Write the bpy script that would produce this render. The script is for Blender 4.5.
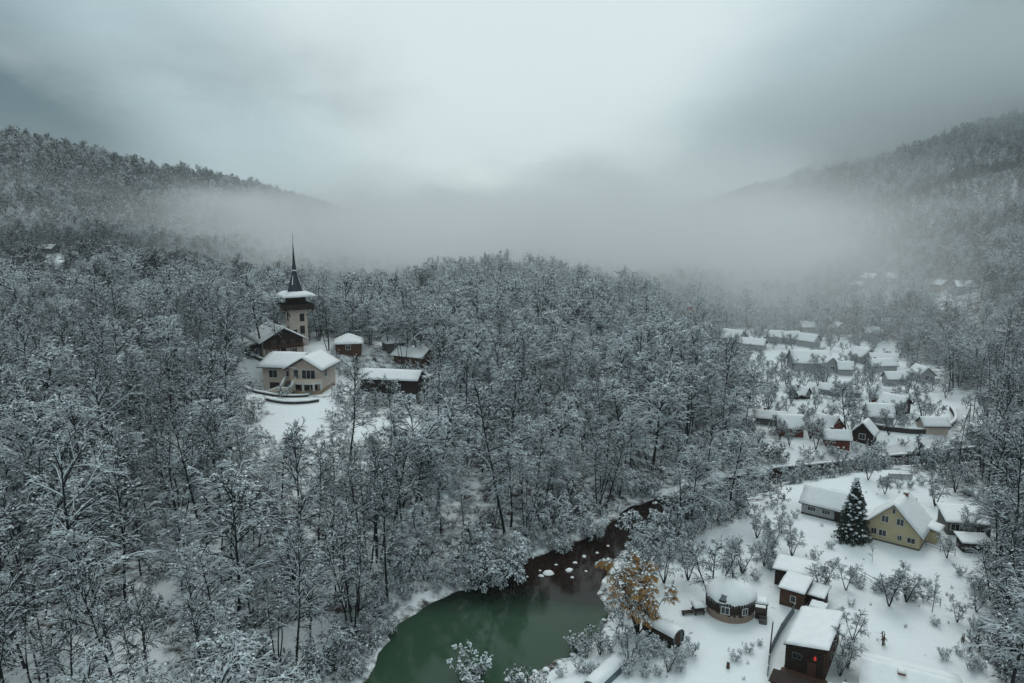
import bpy, math, random
import numpy as np
from mathutils import Vector, Matrix

R = math.radians
scene = bpy.context.scene
for o in list(bpy.data.objects):
    bpy.data.objects.remove(o)
col = scene.collection

# ------------------------------------------------------------------ camera
PITCH, FPX, CAMZ = R(9.5), 731.0, 52.0
cam_d = bpy.data.cameras.new('camera')
cam = bpy.data.objects.new('camera', cam_d)
col.objects.link(cam)
cam.location = (0, 0, CAMZ)
cam.rotation_euler = (R(90) - PITCH, 0, 0)
cam_d.sensor_width = 36.0
cam_d.lens = FPX / 1024 * 36.0
cam_d.clip_end = 20000
scene.camera = cam

# ------------------------------------------------------------------ sky, sun, exposure
SUN_EL, SUN_AZ = R(48), R(15)
world = bpy.data.worlds.new('World')
scene.world = world
world.use_nodes = True
wn, wl = world.node_tree.nodes, world.node_tree.links
wn.clear()


def N(nodes, t, **kw):
    n = nodes.new(t)
    for k, v in kw.items():
        setattr(n, k, v)
    return n


def build_world():
    out = N(wn, 'ShaderNodeOutputWorld')
    sky = N(wn, 'ShaderNodeTexSky', sky_type='NISHITA', sun_disc=False, sun_elevation=SUN_EL, sun_rotation=SUN_AZ)
    bg1 = N(wn, 'ShaderNodeBackground')
    bg1.inputs['Strength'].default_value = 0.06
    wl.new(sky.outputs[0], bg1.inputs[0])
    # overcast: a closed cloud layer, thinner over the valley axis, heavier over the mountains on both sides
    geo = N(wn, 'ShaderNodeTexCoord')
    sep = N(wn, 'ShaderNodeSeparateXYZ')
    wl.new(geo.outputs['Generated'], sep.inputs[0])
    ax = N(wn, 'ShaderNodeMath', operation='ABSOLUTE')
    axk = N(wn, 'ShaderNodeMath', operation='MULTIPLY')
    axk.inputs[1].default_value = 1.45
    wl.new(sep.outputs['X'], axk.inputs[0])
    wl.new(axk.outputs[0], ax.inputs[0])
    n1 = N(wn, 'ShaderNodeTexNoise')
    n1.inputs['Scale'].default_value = 2.3
    n1.inputs['Detail'].default_value = 5
    n1.inputs['Roughness'].default_value = 0.5
    n1.inputs['Distortion'].default_value = 0.4
    mp = N(wn, 'ShaderNodeMapping')
    mp.inputs['Scale'].default_value = (1, 1, 1.9)
    mp.inputs['Location'].default_value = (3.1, 0.4, 1.2)
    wl.new(geo.outputs['Generated'], mp.inputs[0])
    wl.new(mp.outputs[0], n1.inputs['Vector'])
    # value = |x| + (noise-.5)*k  -  elevation*c
    m1 = N(wn, 'ShaderNodeMath', operation='MULTIPLY_ADD')
    wl.new(n1.outputs[0], m1.inputs[0])
    m1.inputs[1].default_value = 0.40
    m1.inputs[2].default_value = -0.20
    m2 = N(wn, 'ShaderNodeMath', operation='ADD')
    wl.new(ax.outputs[0], m2.inputs[0])
    wl.new(m1.outputs[0], m2.inputs[1])
    m3 = N(wn, 'ShaderNodeMath', operation='MULTIPLY_ADD')
    wl.new(sep.outputs['Z'], m3.inputs[0])
    m3.inputs[1].default_value = -1.0
    wl.new(m2.outputs[0], m3.inputs[2])
    rp = N(wn, 'ShaderNodeValToRGB')
    cr = rp.color_ramp
    cr.interpolation = 'EASE'
    cr.elements[0].position = 0.04
    cr.elements[0].color = (0.425, 0.488, 0.497, 1)
    cr.elements[1].position = 0.68
    cr.elements[1].color = (0.040, 0.076, 0.092, 1)
    e = cr.elements.new(0.38)
    e.color = (0.265, 0.345, 0.37, 1)
    wl.new(m3.outputs[0], rp.inputs[0])
    bg2 = N(wn, 'ShaderNodeBackground')
    bg2.inputs['Strength'].default_value = 1.0
    wl.new(rp.outputs[0], bg2.inputs[0])
    mx = N(wn, 'ShaderNodeMixShader')
    mx.inputs[0].default_value = 0.95
    wl.new(bg1.outputs[0], mx.inputs[1])
    wl.new(bg2.outputs[0], mx.inputs[2])
    wl.new(mx.outputs[0], out.inputs[0])


build_world()
sun_d = bpy.data.lights.new('sun', 'SUN')
sun_d.energy = 0.5
sun_d.angle = R(25)
sun_d.color = (1.0, 0.97, 0.93)
sun = bpy.data.objects.new('sun', sun_d)
col.objects.link(sun)
sdir = Vector((math.sin(SUN_AZ) * math.cos(SUN_EL), math.cos(SUN_AZ) * math.cos(SUN_EL), math.sin(SUN_EL)))
sun.rotation_euler = sdir.to_track_quat('Z', 'Y').to_euler()

vs = scene.view_settings
vs.view_transform = 'Standard'
vs.look = 'None'
vs.exposure = 0.78
vs.gamma = 1.0
vs.use_curve_mapping = False
scene.render.engine = 'CYCLES'
cy = scene.cycles
cy.use_denoising = True
cy.max_bounces = 5
cy.diffuse_bounces = 2
cy.glossy_bounces = 2
cy.transmission_bounces = 2
cy.volume_bounces = 3
cy.transparent_max_bounces = 4
cy.caustics_reflective = cy.caustics_refractive = False
cy.volume_step_rate = 1.0
cy.volume_max_steps = 64

# ------------------------------------------------------------------ numeric helpers
rnd = random.Random(7)


def hash2(ix, iy, s):
    n = (ix.astype(np.int64) * 374761393 + iy.astype(np.int64) * 668265263 + s * 974634777) & 0xffffffff
    n = ((n ^ (n >> 13)) * 1274126177) & 0xffffffff
    return ((n ^ (n >> 16)) & 0xffffff) / float(0xffffff)


def vnoise(x, y, s=0):
    x0, y0 = np.floor(x), np.floor(y)
    fx, fy = x - x0, y - y0
    fx, fy = fx * fx * (3 - 2 * fx), fy * fy * (3 - 2 * fy)
    a, b = hash2(x0, y0, s), hash2(x0 + 1, y0, s)
    c, d = hash2(x0, y0 + 1, s), hash2(x0 + 1, y0 + 1, s)
    return (a + (b - a) * fx) + ((c + (d - c) * fx) - (a + (b - a) * fx)) * fy - 0.5


def fbm(x, y, s=0, o=4):
    t, a, f = 0, 1.0, 1.0
    for k in range(o):
        t = t + a * vnoise(x * f + 17.3 * k, y * f - 9.1 * k, s + k)
        a *= 0.5
        f *= 2.03
    return t


def sst(a, b, v):
    t = np.clip((v - a) / (b - a), 0, 1)
    return t * t * (3 - 2 * t)


def poly_dist(x, y, pts, closed):
    """distance to a polyline / polygon; for polygons negative inside"""
    best = np.full(x.shape, 1e9)
    inside = np.zeros(x.shape, bool)
    n = len(pts)
    for i in range(n if closed else n - 1):
        ax_, ay_ = pts[i]
        bx_, by_ = pts[(i + 1) % n]
        dx, dy = bx_ - ax_, by_ - ay_
        t = np.clip(((x - ax_) * dx + (y - ay_) * dy) / (dx * dx + dy * dy + 1e-9), 0, 1)
        best = np.minimum(best, np.hypot(x - ax_ - t * dx, y - ay_ - t * dy))
        if closed:
            c = ((ay_ > y) != (by_ > y)) & (x < (bx_ - ax_) * (y - ay_) / ((by_ - ay_) + 1e-12) + ax_)
            inside ^= c
    return np.where(inside, -best, best) if closed else best


def smooth_line(pts, k=2):
    for _ in range(k):
        q = [pts[0]]
        for a, b in zip(pts[:-1], pts[1:]):
            q.append((a[0] * .75 + b[0] * .25, a[1] * .75 + b[1] * .25))
            q.append((a[0] * .25 + b[0] * .75, a[1] * .25 + b[1] * .75))
        q.append(pts[-1])
        pts = q
    return pts


# ------------------------------------------------------------------ terrain
BANK_L = smooth_line([(-60, -300), (-40, 0), (-24, 50), (-16.7, 72.6), (-15.5, 82), (-14.3, 90), (-10.1, 95), (-1.7, 98.1),
                      (3.6, 107.3), (10.2, 111.2), (16.9, 119.1), (23.9, 129.5), (28.9, 131.4), (42, 141.1), (56.3, 147.1),
                      (76.8, 154.9), (95.5, 160.6), (119.5, 164.3), (170, 176)], 1)
BANK_R = smooth_line([(-20, -300), (-10, 0), (-8, 50), (-2.4, 72.6), (3.9, 78.2), (9.5, 83.5), (11.8, 88.8), (12.5, 96.7), (16.5, 107.7),
                      (21.9, 115), (27.3, 121.2), (34.7, 128), (49.2, 138.3), (65.8, 144.6), (83.6, 150.9), (113, 154.9), (172, 166)], 1)
RIVER = BANK_L + BANK_R[::-1]
RIDGE_L = [(-1500, 500, 260), (-900, 780, 195), (-611, 900, 143), (-417, 1000, 100), (-284, 1100, 58), (-170, 1190, 22), (-60, 1300, 0)]
PADS = []          # (x, y, r, z): levelled building sites


def H0(x, y):
    x, y = np.asarray(x, float), np.asarray(y, float)
    sd = poly_dist(x, y, RIVER, True)
    sd = sd + 1.7 * fbm(x / 5, y / 5, 8, 3) * sst(-9, -1, sd) * (1 - sst(2, 9, sd))
    side = poly_dist(x, y, BANK_L, False)
    left = np.where((sd > 0) & (side < poly_dist(x, y, BANK_R, False)), side, 0)
    z = np.where(sd < 0, np.maximum(-1.6, sd * 0.35) - 0.05, 1.6 * sst(-0.3, 7, sd))
    z = z + 0.5 * fbm(x / 14, y / 14, 3, 3) * sst(1, 12, sd)
    gd = sst(6, 14, sd) * (1 - sst(140, 170, y))
    z = z + (.22 * fbm(x / 2.6, y / 2.6, 81, 2) + .35 * fbm(x / 7, y / 7, 83, 2)) * gd
    # terrace on the left bank, fading towards the village
    lf = 1 - sst(15, 75, x - (y - 150) * 0.08)
    lf = lf * (1 - .75 * sst(270, 460, y))
    z = z + (3.0 * sst(4, 45, left) + 5.0 * sst(35, 110, left)) * lf
    z = z + 8.5 * np.exp(-((x + 70) / 36) ** 2 - ((y - 217) / 26) ** 2)
    z = z + 9 * sst(-70, -220, x) * sst(120, 260, y)
    z = z + 12 * np.exp(-((x + 5) / 60) ** 2 - ((y - 390) / 75) ** 2)
    z = z + 24 * np.exp(-((x + 330) / 110) ** 2 - ((y - 560) / 90) ** 2) + 8 * np.exp(-((x + 200) / 70) ** 2 - ((y - 330) / 60) ** 2)
    z = z + 2.6 * fbm(x / 60, y / 60, 11, 3) * sst(30, 120, left)
    # right mountain
    toe = 122 + 0.09 * (y - 140) + 26 * fbm(y / 170, y * 0 + 3.3, 21, 2)
    e = np.maximum(0, x - toe)
    e = np.minimum(e, 900) * (1 - sst(1650, 2100, y))
    z = z + (0.285 + 0.085 * sst(500, 1000, y)) * e * sst(0, 90, e) + 46 * fbm(x / 260 + 4, y / 260, 31, 4) * sst(30, 320, e) + 9 * fbm(x / 70, y / 70, 35, 3) * sst(20, 160, e)
    sp_ = (y + .55 * x + 60 * fbm(x / 300, y / 300, 63, 2)) / 270.0
    z = z + 13 * np.cos(2 * math.pi * sp_) * sst(60, 300, e)
    # left mountain spur
    best = np.full(x.shape, -1e9)
    for (x0, y0, z0), (x1, y1, z1) in zip(RIDGE_L[:-1], RIDGE_L[1:]):
        dx, dy = x1 - x0, y1 - y0
        t = np.clip(((x - x0) * dx + (y - y0) * dy) / (dx * dx + dy * dy), 0, 1)
        dd = np.hypot(x - x0 - t * dx, y - y0 - t * dy)
        best = np.maximum(best, z0 + (z1 - z0) * t - 0.33 * np.sqrt(dd * dd + 900) + 10)
    best = best + 14 * fbm(x / 150, y / 150, 41, 4)
    k = 10.0
    z = np.where(y > 300, np.logaddexp(z / k, best / k) * k, z)
    return z


def H(x, y):
    x, y = np.asarray(x, float), np.asarray(y, float)
    z = H0(x, y)
    for (px_, py_, r_, z_) in PADS:
        w = 1 - sst(r_, r_ * 1.7 + 1.5, np.hypot(x - px_, y - py_))
        z = z * (1 - w) + z_ * w
    return z


def hz(x, y):
    return float(H(np.array([x]), np.array([y]))[0])


def ray(px, py):
    a, b = (px - 512) / FPX, -(py - 341.5) / FPX
    return a, math.cos(PITCH) + b * math.sin(PITCH), -math.sin(PITCH) + b * math.cos(PITCH)


TS = np.concatenate([np.arange(50, 400, 0.5), np.geomspace(400, 3000, 800)])


def W(px, py, f=None):
    """ground point seen at a pixel"""
    a, dy, dz = ray(px, py)
    g = (f or H)(a * TS, dy * TS) - (CAMZ + dz * TS)
    i = int(np.argmax(g > 0)) or len(TS) - 1
    t0, t1, g0, g1 = TS[i - 1], TS[i], g[i - 1], g[i]
    t = t0 + (t1 - t0) * (0 - g0) / (g1 - g0 + 1e-9)
    return (a * t, dy * t)


def P3(px, py, f=None):
    x, y = W(px, py, f)
    return Vector((x, y, hz(x, y)))


def proj(x, y, z):
    f = y * math.cos(PITCH) - (z - CAMZ) * math.sin(PITCH)
    u = y * math.sin(PITCH) + (z - CAMZ) * math.cos(PITCH)
    f = np.where(f > 1, f, 1)
    return 512 + FPX * x / f, 341.5 - FPX * u / f


# ------------------------------------------------------------------ materials
MATS = {}


def mat(name, c, rough=0.8, var=0.25, scale=3.0, bump=0.0, stretch=None, c2=None, spec=0.3, metal=0.0):
    if name in MATS:
        return MATS[name]
    m = bpy.data.materials.new(name)
    m.use_nodes = True
    nt, L = m.node_tree.nodes, m.node_tree.links
    b = nt['Principled BSDF']
    b.inputs['Roughness'].default_value = rough
    b.inputs['Specular IOR Level'].default_value = spec
    b.inputs['Metallic'].default_value = metal
    tc = N(nt, 'ShaderNodeTexCoord')
    mp = N(nt, 'ShaderNodeMapping')
    if stretch:
        mp.inputs['Scale'].default_value = stretch
    L.new(tc.outputs['Object'], mp.inputs[0])
    nz = N(nt, 'ShaderNodeTexNoise')
    nz.inputs['Scale'].default_value = scale
    nz.inputs['Detail'].default_value = 4
    L.new(mp.outputs[0], nz.inputs['Vector'])
    rp = N(nt, 'ShaderNodeValToRGB')
    rp.color_ramp.elements[0].position = 0.3
    rp.color_ramp.elements[1].position = 0.7
    lo = c2 or tuple(v * (1 - var) for v in c)
    hi = tuple(min(1, v * (1 + var * .6)) for v in c)
    rp.color_ramp.elements[0].color = (*lo, 1)
    rp.color_ramp.elements[1].color = (*hi, 1)
    L.new(nz.outputs[0], rp.inputs[0])
    L.new(rp.outputs[0], b.inputs['Base Color'])
    if bump:
        bp = N(nt, 'ShaderNodeBump')
        bp.inputs['Strength'].default_value = bump
        bp.inputs['Distance'].default_value = 0.1
        L.new(nz.outputs[0], bp.inputs['Height'])
        L.new(bp.outputs[0], b.inputs['Normal'])
    MATS[name] = m
    return m


SNOW = mat('snow', (0.79, 0.83, 0.845), 0.75, 0.05, 1.2, 0.25)
TSNOW = mat('branch_snow', (0.69, 0.77, 0.80), 0.8, 0.10, 2.0)
BARK = mat('bark', (0.015, 0.017, 0.018), 0.9, 0.4, 6)
TWIG = mat('twig_bark', (0.018, 0.021, 0.022), 0.9, 0.4, 4)
BROWNTWIG = mat('brown_twig', (0.085, 0.050, 0.036), 0.9, 0.4, 4)
ORANGE = mat('willow_leaf', (0.56, 0.33, 0.12), 0.7, 0.3, 1.5, c2=(0.36, 0.19, 0.07))
NEEDLE = mat('spruce_needle', (0.018, 0.030, 0.022), 0.8, 0.4, 5)
GLASS = mat('window_glass', (0.02, 0.025, 0.03), 0.12, 0.3, 2, spec=0.5)
CREAM = mat('cream_plaster', (0.56, 0.47, 0.41), 0.85, 0.12, 1.5, 0.1)
YELLOW = mat('yellow_siding', (0.50, 0.43, 0.27), 0.75, 0.10, 2.0, 0.1, (1, 1, 14))
DARKWOOD = mat('dark_wood', (0.030, 0.019, 0.015), 0.8, 0.45, 3, 0.3, (1, 1, 8))
BROWNWOOD = mat('brown_wood', (0.085, 0.042, 0.027), 0.8, 0.4, 3, 0.3, (6, 6, 1))
REDWOOD = mat('red_wood', (0.16, 0.048, 0.028), 0.8, 0.35, 2, 0.2)
GREYWOOD = mat('grey_wood', (0.12, 0.115, 0.11), 0.85, 0.35, 3, 0.2, (5, 5, 1))
PALEWALL = mat('pale_wall', (0.34, 0.35, 0.36), 0.8, 0.15, 1.5, 0.1)
TAN = mat('tan_stone', (0.30, 0.22, 0.15), 0.9, 0.3, 3, 0.4)
STONE = mat('dark_stone', (0.060, 0.052, 0.048), 0.95, 0.5, 2.2, 0.6)
SLATE = mat('slate_roof', (0.030, 0.042, 0.052), 0.5, 0.3, 3, 0.2)
TRIM = mat('white_trim', (0.62, 0.62, 0.60), 0.6, 0.08, 3)
BLUEGREY = mat('blue_grey_panel', (0.10, 0.135, 0.155), 0.5, 0.25, 1.5)
METAL = mat('dark_metal', (0.05, 0.05, 0.055), 0.5, 0.3, 4, metal=0.4)
TILE = mat('red_tile', (0.22, 0.075, 0.045), 0.8, 0.3, 4, 0.2)
ROCK = mat('river_rock', (0.05, 0.045, 0.042), 0.9, 0.4, 4, 0.4)


def ground_material():
    m = bpy.data.materials.new('snowy_ground')
    m.use_nodes = True
    nt, L = m.node_tree.nodes, m.node_tree.links
    b = nt['Principled BSDF']
    b.inputs['Roughness'].default_value = 0.85
    b.inputs['Specular IOR Level'].default_value = 0.2
    tc = N(nt, 'ShaderNodeTexCoord')
    at = N(nt, 'ShaderNodeAttribute', attribute_name='litter_shade')
    n1 = N(nt, 'ShaderNodeTexNoise')
    n1.inputs['Scale'].default_value = 0.55
    n1.inputs['Detail'].default_value = 7
    n1.inputs['Roughness'].default_value = 0.68
    L.new(tc.outputs['Object'], n1.inputs['Vector'])
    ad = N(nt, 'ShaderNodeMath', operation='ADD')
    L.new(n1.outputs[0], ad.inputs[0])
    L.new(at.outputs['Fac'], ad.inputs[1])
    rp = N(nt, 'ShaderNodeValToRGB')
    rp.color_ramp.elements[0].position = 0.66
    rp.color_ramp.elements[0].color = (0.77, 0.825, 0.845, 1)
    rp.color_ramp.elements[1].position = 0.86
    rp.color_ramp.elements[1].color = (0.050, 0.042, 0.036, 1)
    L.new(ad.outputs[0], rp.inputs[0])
    L.new(rp.outputs[0], b.inputs['Base Color'])
    n2 = N(nt, 'ShaderNodeTexNoise')
    n2.inputs['Scale'].default_value = 0.9
    n2.inputs['Detail'].default_value = 5
    L.new(tc.outputs['Object'], n2.inputs['Vector'])
    bp = N(nt, 'ShaderNodeBump')
    bp.inputs['Strength'].default_value = 0.5
    bp.inputs['Distance'].default_value = 0.35
    L.new(n2.outputs[0], bp.inputs['Height'])
    L.new(bp.outputs[0], b.inputs['Normal'])
    return m


def water_material():
    m = bpy.data.materials.new('river_water')
    m.use_nodes = True
    nt, L = m.node_tree.nodes, m.node_tree.links
    b = nt['Principled BSDF']
    b.inputs['Roughness'].default_value = 0.06
    b.inputs['IOR'].default_value = 1.33
    b.inputs['Specular IOR Level'].default_value = 0.35
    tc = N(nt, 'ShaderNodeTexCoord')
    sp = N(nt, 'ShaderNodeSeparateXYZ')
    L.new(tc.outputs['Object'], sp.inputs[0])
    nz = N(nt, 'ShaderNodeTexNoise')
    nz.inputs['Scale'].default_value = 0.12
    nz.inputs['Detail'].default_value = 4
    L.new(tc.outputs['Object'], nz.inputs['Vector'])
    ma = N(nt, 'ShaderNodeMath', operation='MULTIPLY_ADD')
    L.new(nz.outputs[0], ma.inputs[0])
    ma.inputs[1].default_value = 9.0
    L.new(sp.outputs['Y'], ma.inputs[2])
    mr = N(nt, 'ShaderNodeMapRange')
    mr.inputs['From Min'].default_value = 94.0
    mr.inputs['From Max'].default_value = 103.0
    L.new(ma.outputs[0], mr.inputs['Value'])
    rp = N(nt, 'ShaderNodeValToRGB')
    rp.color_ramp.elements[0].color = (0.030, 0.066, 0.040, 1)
    rp.color_ramp.elements[1].color = (0.014, 0.007, 0.005, 1)  # upstream: brown shallow bed, with dark tree reflections painted into the colour
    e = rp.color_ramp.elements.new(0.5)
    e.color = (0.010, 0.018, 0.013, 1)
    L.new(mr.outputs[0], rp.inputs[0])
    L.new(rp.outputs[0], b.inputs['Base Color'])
    n2 = N(nt, 'ShaderNodeTexNoise')
    n2.inputs['Scale'].default_value = 1.6
    n2.inputs['Detail'].default_value = 3
    L.new(tc.outputs['Object'], n2.inputs['Vector'])
    bp = N(nt, 'ShaderNodeBump')
    bp.inputs['Strength'].default_value = 0.12
    bp.inputs['Distance'].default_value = 0.05
    L.new(n2.outputs[0], bp.inputs['Height'])
    L.new(bp.outputs[0], b.inputs['Normal'])
    return m


# ------------------------------------------------------------------ object helpers
def mesh_np(name, v, f, mats, mi=None, smooth=False):
    me = bpy.data.meshes.new(name)
    me.from_pydata([tuple(p) for p in v], [], [tuple(q) for q in f])
    for m in mats:
        me.materials.append(m)
    if mi is not None:
        me.polygons.foreach_set('material_index', np.asarray(mi, np.int32))
    if smooth:
        me.polygons.foreach_set('use_smooth', np.ones(len(me.polygons), bool))
    me.update()
    return me


def link(name, data, parent=None, loc=None, rotz=None):
    o = bpy.data.objects.new(name, data)
    col.objects.link(o)
    if parent is not None:
        o.parent = parent
    if loc is not None:
        o.location = loc
    if rotz is not None:
        o.rotation_euler = (0, 0, rotz)
    return o


def tag(o, label, cat, group=None):
    o['label'] = label
    o['category'] = cat
    if group:
        o['group'] = group
    return o


def thing(name, label, cat, loc=(0, 0, 0), rotz=0.0, group=None):
    return tag(link(name, None, None, loc, rotz), label, cat, group)


class MB:
    """collects shapes into one mesh"""

    def __init__(s):
        s.v, s.f, s.m = [], [], []

    def add(s, v, f, m=0):
        k = len(s.v)
        s.v += [tuple(p) for p in v]
        s.f += [tuple(i + k for i in q) for q in f]
        s.m += [m] * len(f)
        return s

    def box(s, x0, y0, z0, x1, y1, z1, m=0):
        v = [(x0, y0, z0), (x1, y0, z0), (x1, y1, z0), (x0, y1, z0), (x0, y0, z1), (x1, y0, z1), (x1, y1, z1), (x0, y1, z1)]
        f = [(3, 2, 1, 0), (4, 5, 6, 7), (0, 1, 5, 4), (1, 2, 6, 5), (2, 3, 7, 6), (3, 0, 4, 7)]
        return s.add(v, f, m)

    def prism(s, poly, y0, y1, m=0):
        """poly in x,z extruded along y (counter-clockwise seen from -y)"""
        n = len(poly)
        v = [(x, y0, z) for x, z in poly] + [(x, y1, z) for x, z in poly]
        f = [tuple(range(n)), tuple(range(2 * n - 1, n - 1, -1))]
        f += [(i, i + n, (i + 1) % n + n, (i + 1) % n) for i in range(n)]
        return s.add(v, [tuple(reversed(q)) for q in f] if False else f, m)

    def bar(s, a, b, r, m=0, n=5, r2=None):
        a, b = Vector(a), Vector(b)
        d = (b - a).normalized()
        u = d.orthogonal().normalized()
        w = d.cross(u)
        r2 = r if r2 is None else r2
        v = []
        for p, rr in ((a, r), (b, r2)):
            for i in range(n):
                t = 2 * math.pi * i / n
                v.append(p + (u * math.cos(t) + w * math.sin(t)) * rr)
        f = [(i, (i + 1) % n, (i + 1) % n + n, i + n) for i in range(n)] + [tuple(range(n - 1, -1, -1)), tuple(range(n, 2 * n))]
        return s.add(v, f, m)

    def lathe(s, prof, n=24, m=0, c=(0, 0, 0), cap=True):
        v, f = [], []
        for r, z in prof:
            for i in range(n):
                t = 2 * math.pi * i / n
                v.append((c[0] + r * math.cos(t), c[1] + r * math.sin(t), c[2] + z))
        for j in range(len(prof) - 1):
            for i in range(n):
                f.append((j * n + i, j * n + (i + 1) % n, (j + 1) * n + (i + 1) % n, (j + 1) * n + i))
        if cap:
            f.append(tuple(range(n - 1, -1, -1)))
            f.append(tuple(range((len(prof) - 1) * n, len(prof) * n)))
        return s.add(v, f, m)

    def build(s, name, mats, parent=None, loc=None, rotz=None, smooth=False):
        if not isinstance(mats, (list, tuple)):
            mats = [mats]
        return link(name, mesh_np(name, s.v, s.f, mats, s.m, smooth), parent, loc, rotz)


def snow_slab(corners, th, seed, nx=8, ny=6, edge=0.10):
    """a lumpy snow layer on a sloping quad: corners a,b,c,d (ccw from above), thickness th, edges rolled down"""
    a, b, c, d = [Vector(p) for p in corners]
    rg = random.Random(seed)
    nrm = (b - a).cross(d - a).normalized()
    if nrm.z < 0:
        nrm = -nrm
    v, f = [], []
    for j in range(ny + 1):
        for i in range(nx + 1):
            u, w = i / nx, j / ny
            p = (a * (1 - u) + b * u) * (1 - w) + (d * (1 - u) + c * u) * w
            ed = min(i, nx - i, j, ny - j)
            t = th * (0.55 if ed == 0 else 1.0) * (1 + rg.uniform(-.12, .12))
            q = p + nrm * t
            if ed == 0:
                q += ((a + b + c + d) / 4 - p).normalized() * rg.uniform(-edge, edge * .6)
            v.append(q)
    k = len(v)
    for j in range(ny):
        for i in range(nx):
            p = j * (nx + 1) + i
            f.append((p, p + 1, p + nx + 2, p + nx + 1))
    rim = [i for i in range(nx + 1)] + [j * (nx + 1) + nx for j in range(1, ny + 1)] + [ny * (nx + 1) + i for i in range(nx - 1, -1, -1)] + [j * (nx + 1) for j in range(ny - 1, 0, -1)]
    base = []
    for r_ in rim:
        j, i = divmod(r_, nx + 1)
        u, w = i / nx, j / ny
        p = (a * (1 - u) + b * u) * (1 - w) + (d * (1 - u) + c * u) * w
        v.append(p + nrm * 0.004)
        base.append(len(v) - 1)
    n = len(rim)
    for q in range(n):
        f.append((rim[q], base[q], base[(q + 1) % n], rim[(q + 1) % n]))
    return v, f


def window(parent, x, y, z, w, h, face, panes=2, frame=TRIM, mb=None):
    """a framed window on a wall; face: angle of the outward normal in the parent's frame"""
    nx_, ny_ = math.cos(face), math.sin(face)
    wo = link('window', None, parent, (x, y, z), face + R(90))
    fr = MB()
    t = max(0.06, min(w, h) * 0.09)
    fr.box(-w / 2 - t, -0.06, -t, w / 2 + t, 0.03, 0)
    fr.box(-w / 2 - t, -0.06, h, w / 2 + t, 0.03, h + t)
    fr.box(-w / 2 - t, -0.06, 0, -w / 2, 0.03, h)
    fr.box(w / 2, -0.06, 0, w / 2 + t, 0.03, h)
    for i in range(1, panes):
        cx = -w / 2 + w * i / panes
        fr.box(cx - t / 3, -0.05, 0, cx + t / 3, 0.02, h)
    fr.build('frame', frame, wo)
    MB().box(-w / 2, -0.035, 0, w / 2, 0.02, h).build('pane', GLASS, wo)
    return wo


def door(parent, x, y, z, w, h, face, m=DARKWOOD):
    d = MB().box(-w / 2, -0.07, 0, w / 2, 0.02, h).build('door', m, parent, (x, y, z), face + R(90))
    MB().box(w / 2 - .16, -.12, h * .47, w / 2 - .1, -.07, h * .53).build('handle', METAL, d)
    return d


def gable_house(name, label, cat, x, y, z, rotz, w, l, eave, peak, wall, roofm=DARKWOOD, over=0.5, th=0.28, seed=1,
                wins=(), doors=(), chimney=None, group=None, gable=None, base=None, sink=1.2):
    """width w along local x, ridge along local y; front gable at y=-l/2"""
    t = thing(name, label, cat, (x, y, z), rotz, group)
    hw, hl = w / 2, l / 2
    b = MB()
    b.prism([(-hw, -sink), (hw, -sink), (hw, eave), (0, peak), (-hw, eave)], -hl, hl)
    b.build('wall', wall, t)
    if base:
        MB().box(-hw - .05, -hl - .05, -sink, hw + .05, hl + .05, base[1]).build('plinth', base[0], t)
    if gable:                       # boarded gable of another material, 4 cm proud
        zz = gable[1]
        s = hw * (peak - zz) / (peak - eave) if zz > eave else hw
        poly = [(-s, zz), (s, zz), (s, max(eave, zz)), (0, peak), (-s, max(eave, zz))] if zz < eave else [(-s, zz), (s, zz), (0, peak)]
        MB().prism(poly, -hl - .05, -hl - .004).build('gable', gable[0], t)
        MB().prism(poly, hl + .004, hl + .05).build('gable', gable[0], t)
    sl = (peak - eave) / hw
    xo = hw + over
    zo = eave - over * sl
    r = MB()
    for s in (-1, 1):
        poly = [(0, peak + .02), (s * xo, zo + .02), (s * xo, zo + .16), (0, peak + .18)]
        if s < 0:
            poly = poly[::-1]
        r.prism(poly, -hl - over, hl + over)
    ro = r.build('roof', roofm, t)
    for s in (-1, 1):
        zt = .175
        e0 = (s * xo, -hl - over, zo + zt)
        e1 = (s * xo, hl + over, zo + zt)
        r0 = (0, -hl - over, peak + zt)
        r1 = (0, hl + over, peak + zt)
        cs = [e0, r0, r1, e1] if s < 0 else [r0, e0, e1, r1]
        v, f = snow_slab(cs, th, seed * 7 + s)
        MB().add(v, f).build('snow_cover', SNOW, ro, smooth=True)
    for k in wins:
        sd_, u, zz, ww, hh = k[:5]
        pn = k[5] if len(k) > 5 else 2
        fc = {'f': (u, -hl - .055, -R(90)), 'b': (u, hl + .055, R(90)), 'l': (-hw - .005, u, R(180)), 'r': (hw + .005, u, 0)}[sd_]
        window(t, fc[0], fc[1], zz, ww, hh, fc[2], pn)
    for sd_, u, zz, ww, hh in doors:
        fc = {'f': (u, -hl - .055, -R(90)), 'b': (u, hl + .055, R(90)), 'l': (-hw - .005, u, R(180)), 'r': (hw + .005, u, 0)}[sd_]
        door(t, fc[0], fc[1], zz, ww, hh, fc[2])
    if chimney:
        cx, cy_, ch = chimney
        zb = peak - abs(cx) * sl
        c = MB().box(cx - .3, cy_ - .3, zb - .3, cx + .3, cy_ + .3, zb + ch).box(cx - .38, cy_ - .38, zb + ch, cx + .38, cy_ + .38, zb + ch + .12).build('chimney', TILE, ro)
        v, f = snow_slab([(cx - .36, cy_ - .36, zb + ch + .12), (cx + .36, cy_ - .36, zb + ch + .12), (cx + .36, cy_ + .36, zb + ch + .12), (cx - .36, cy_ + .36, zb + ch + .12)], .2, seed, 3, 3, .03)
        MB().add(v, f).build('snow_cap', SNOW, ro, smooth=True)
    return t


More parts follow.
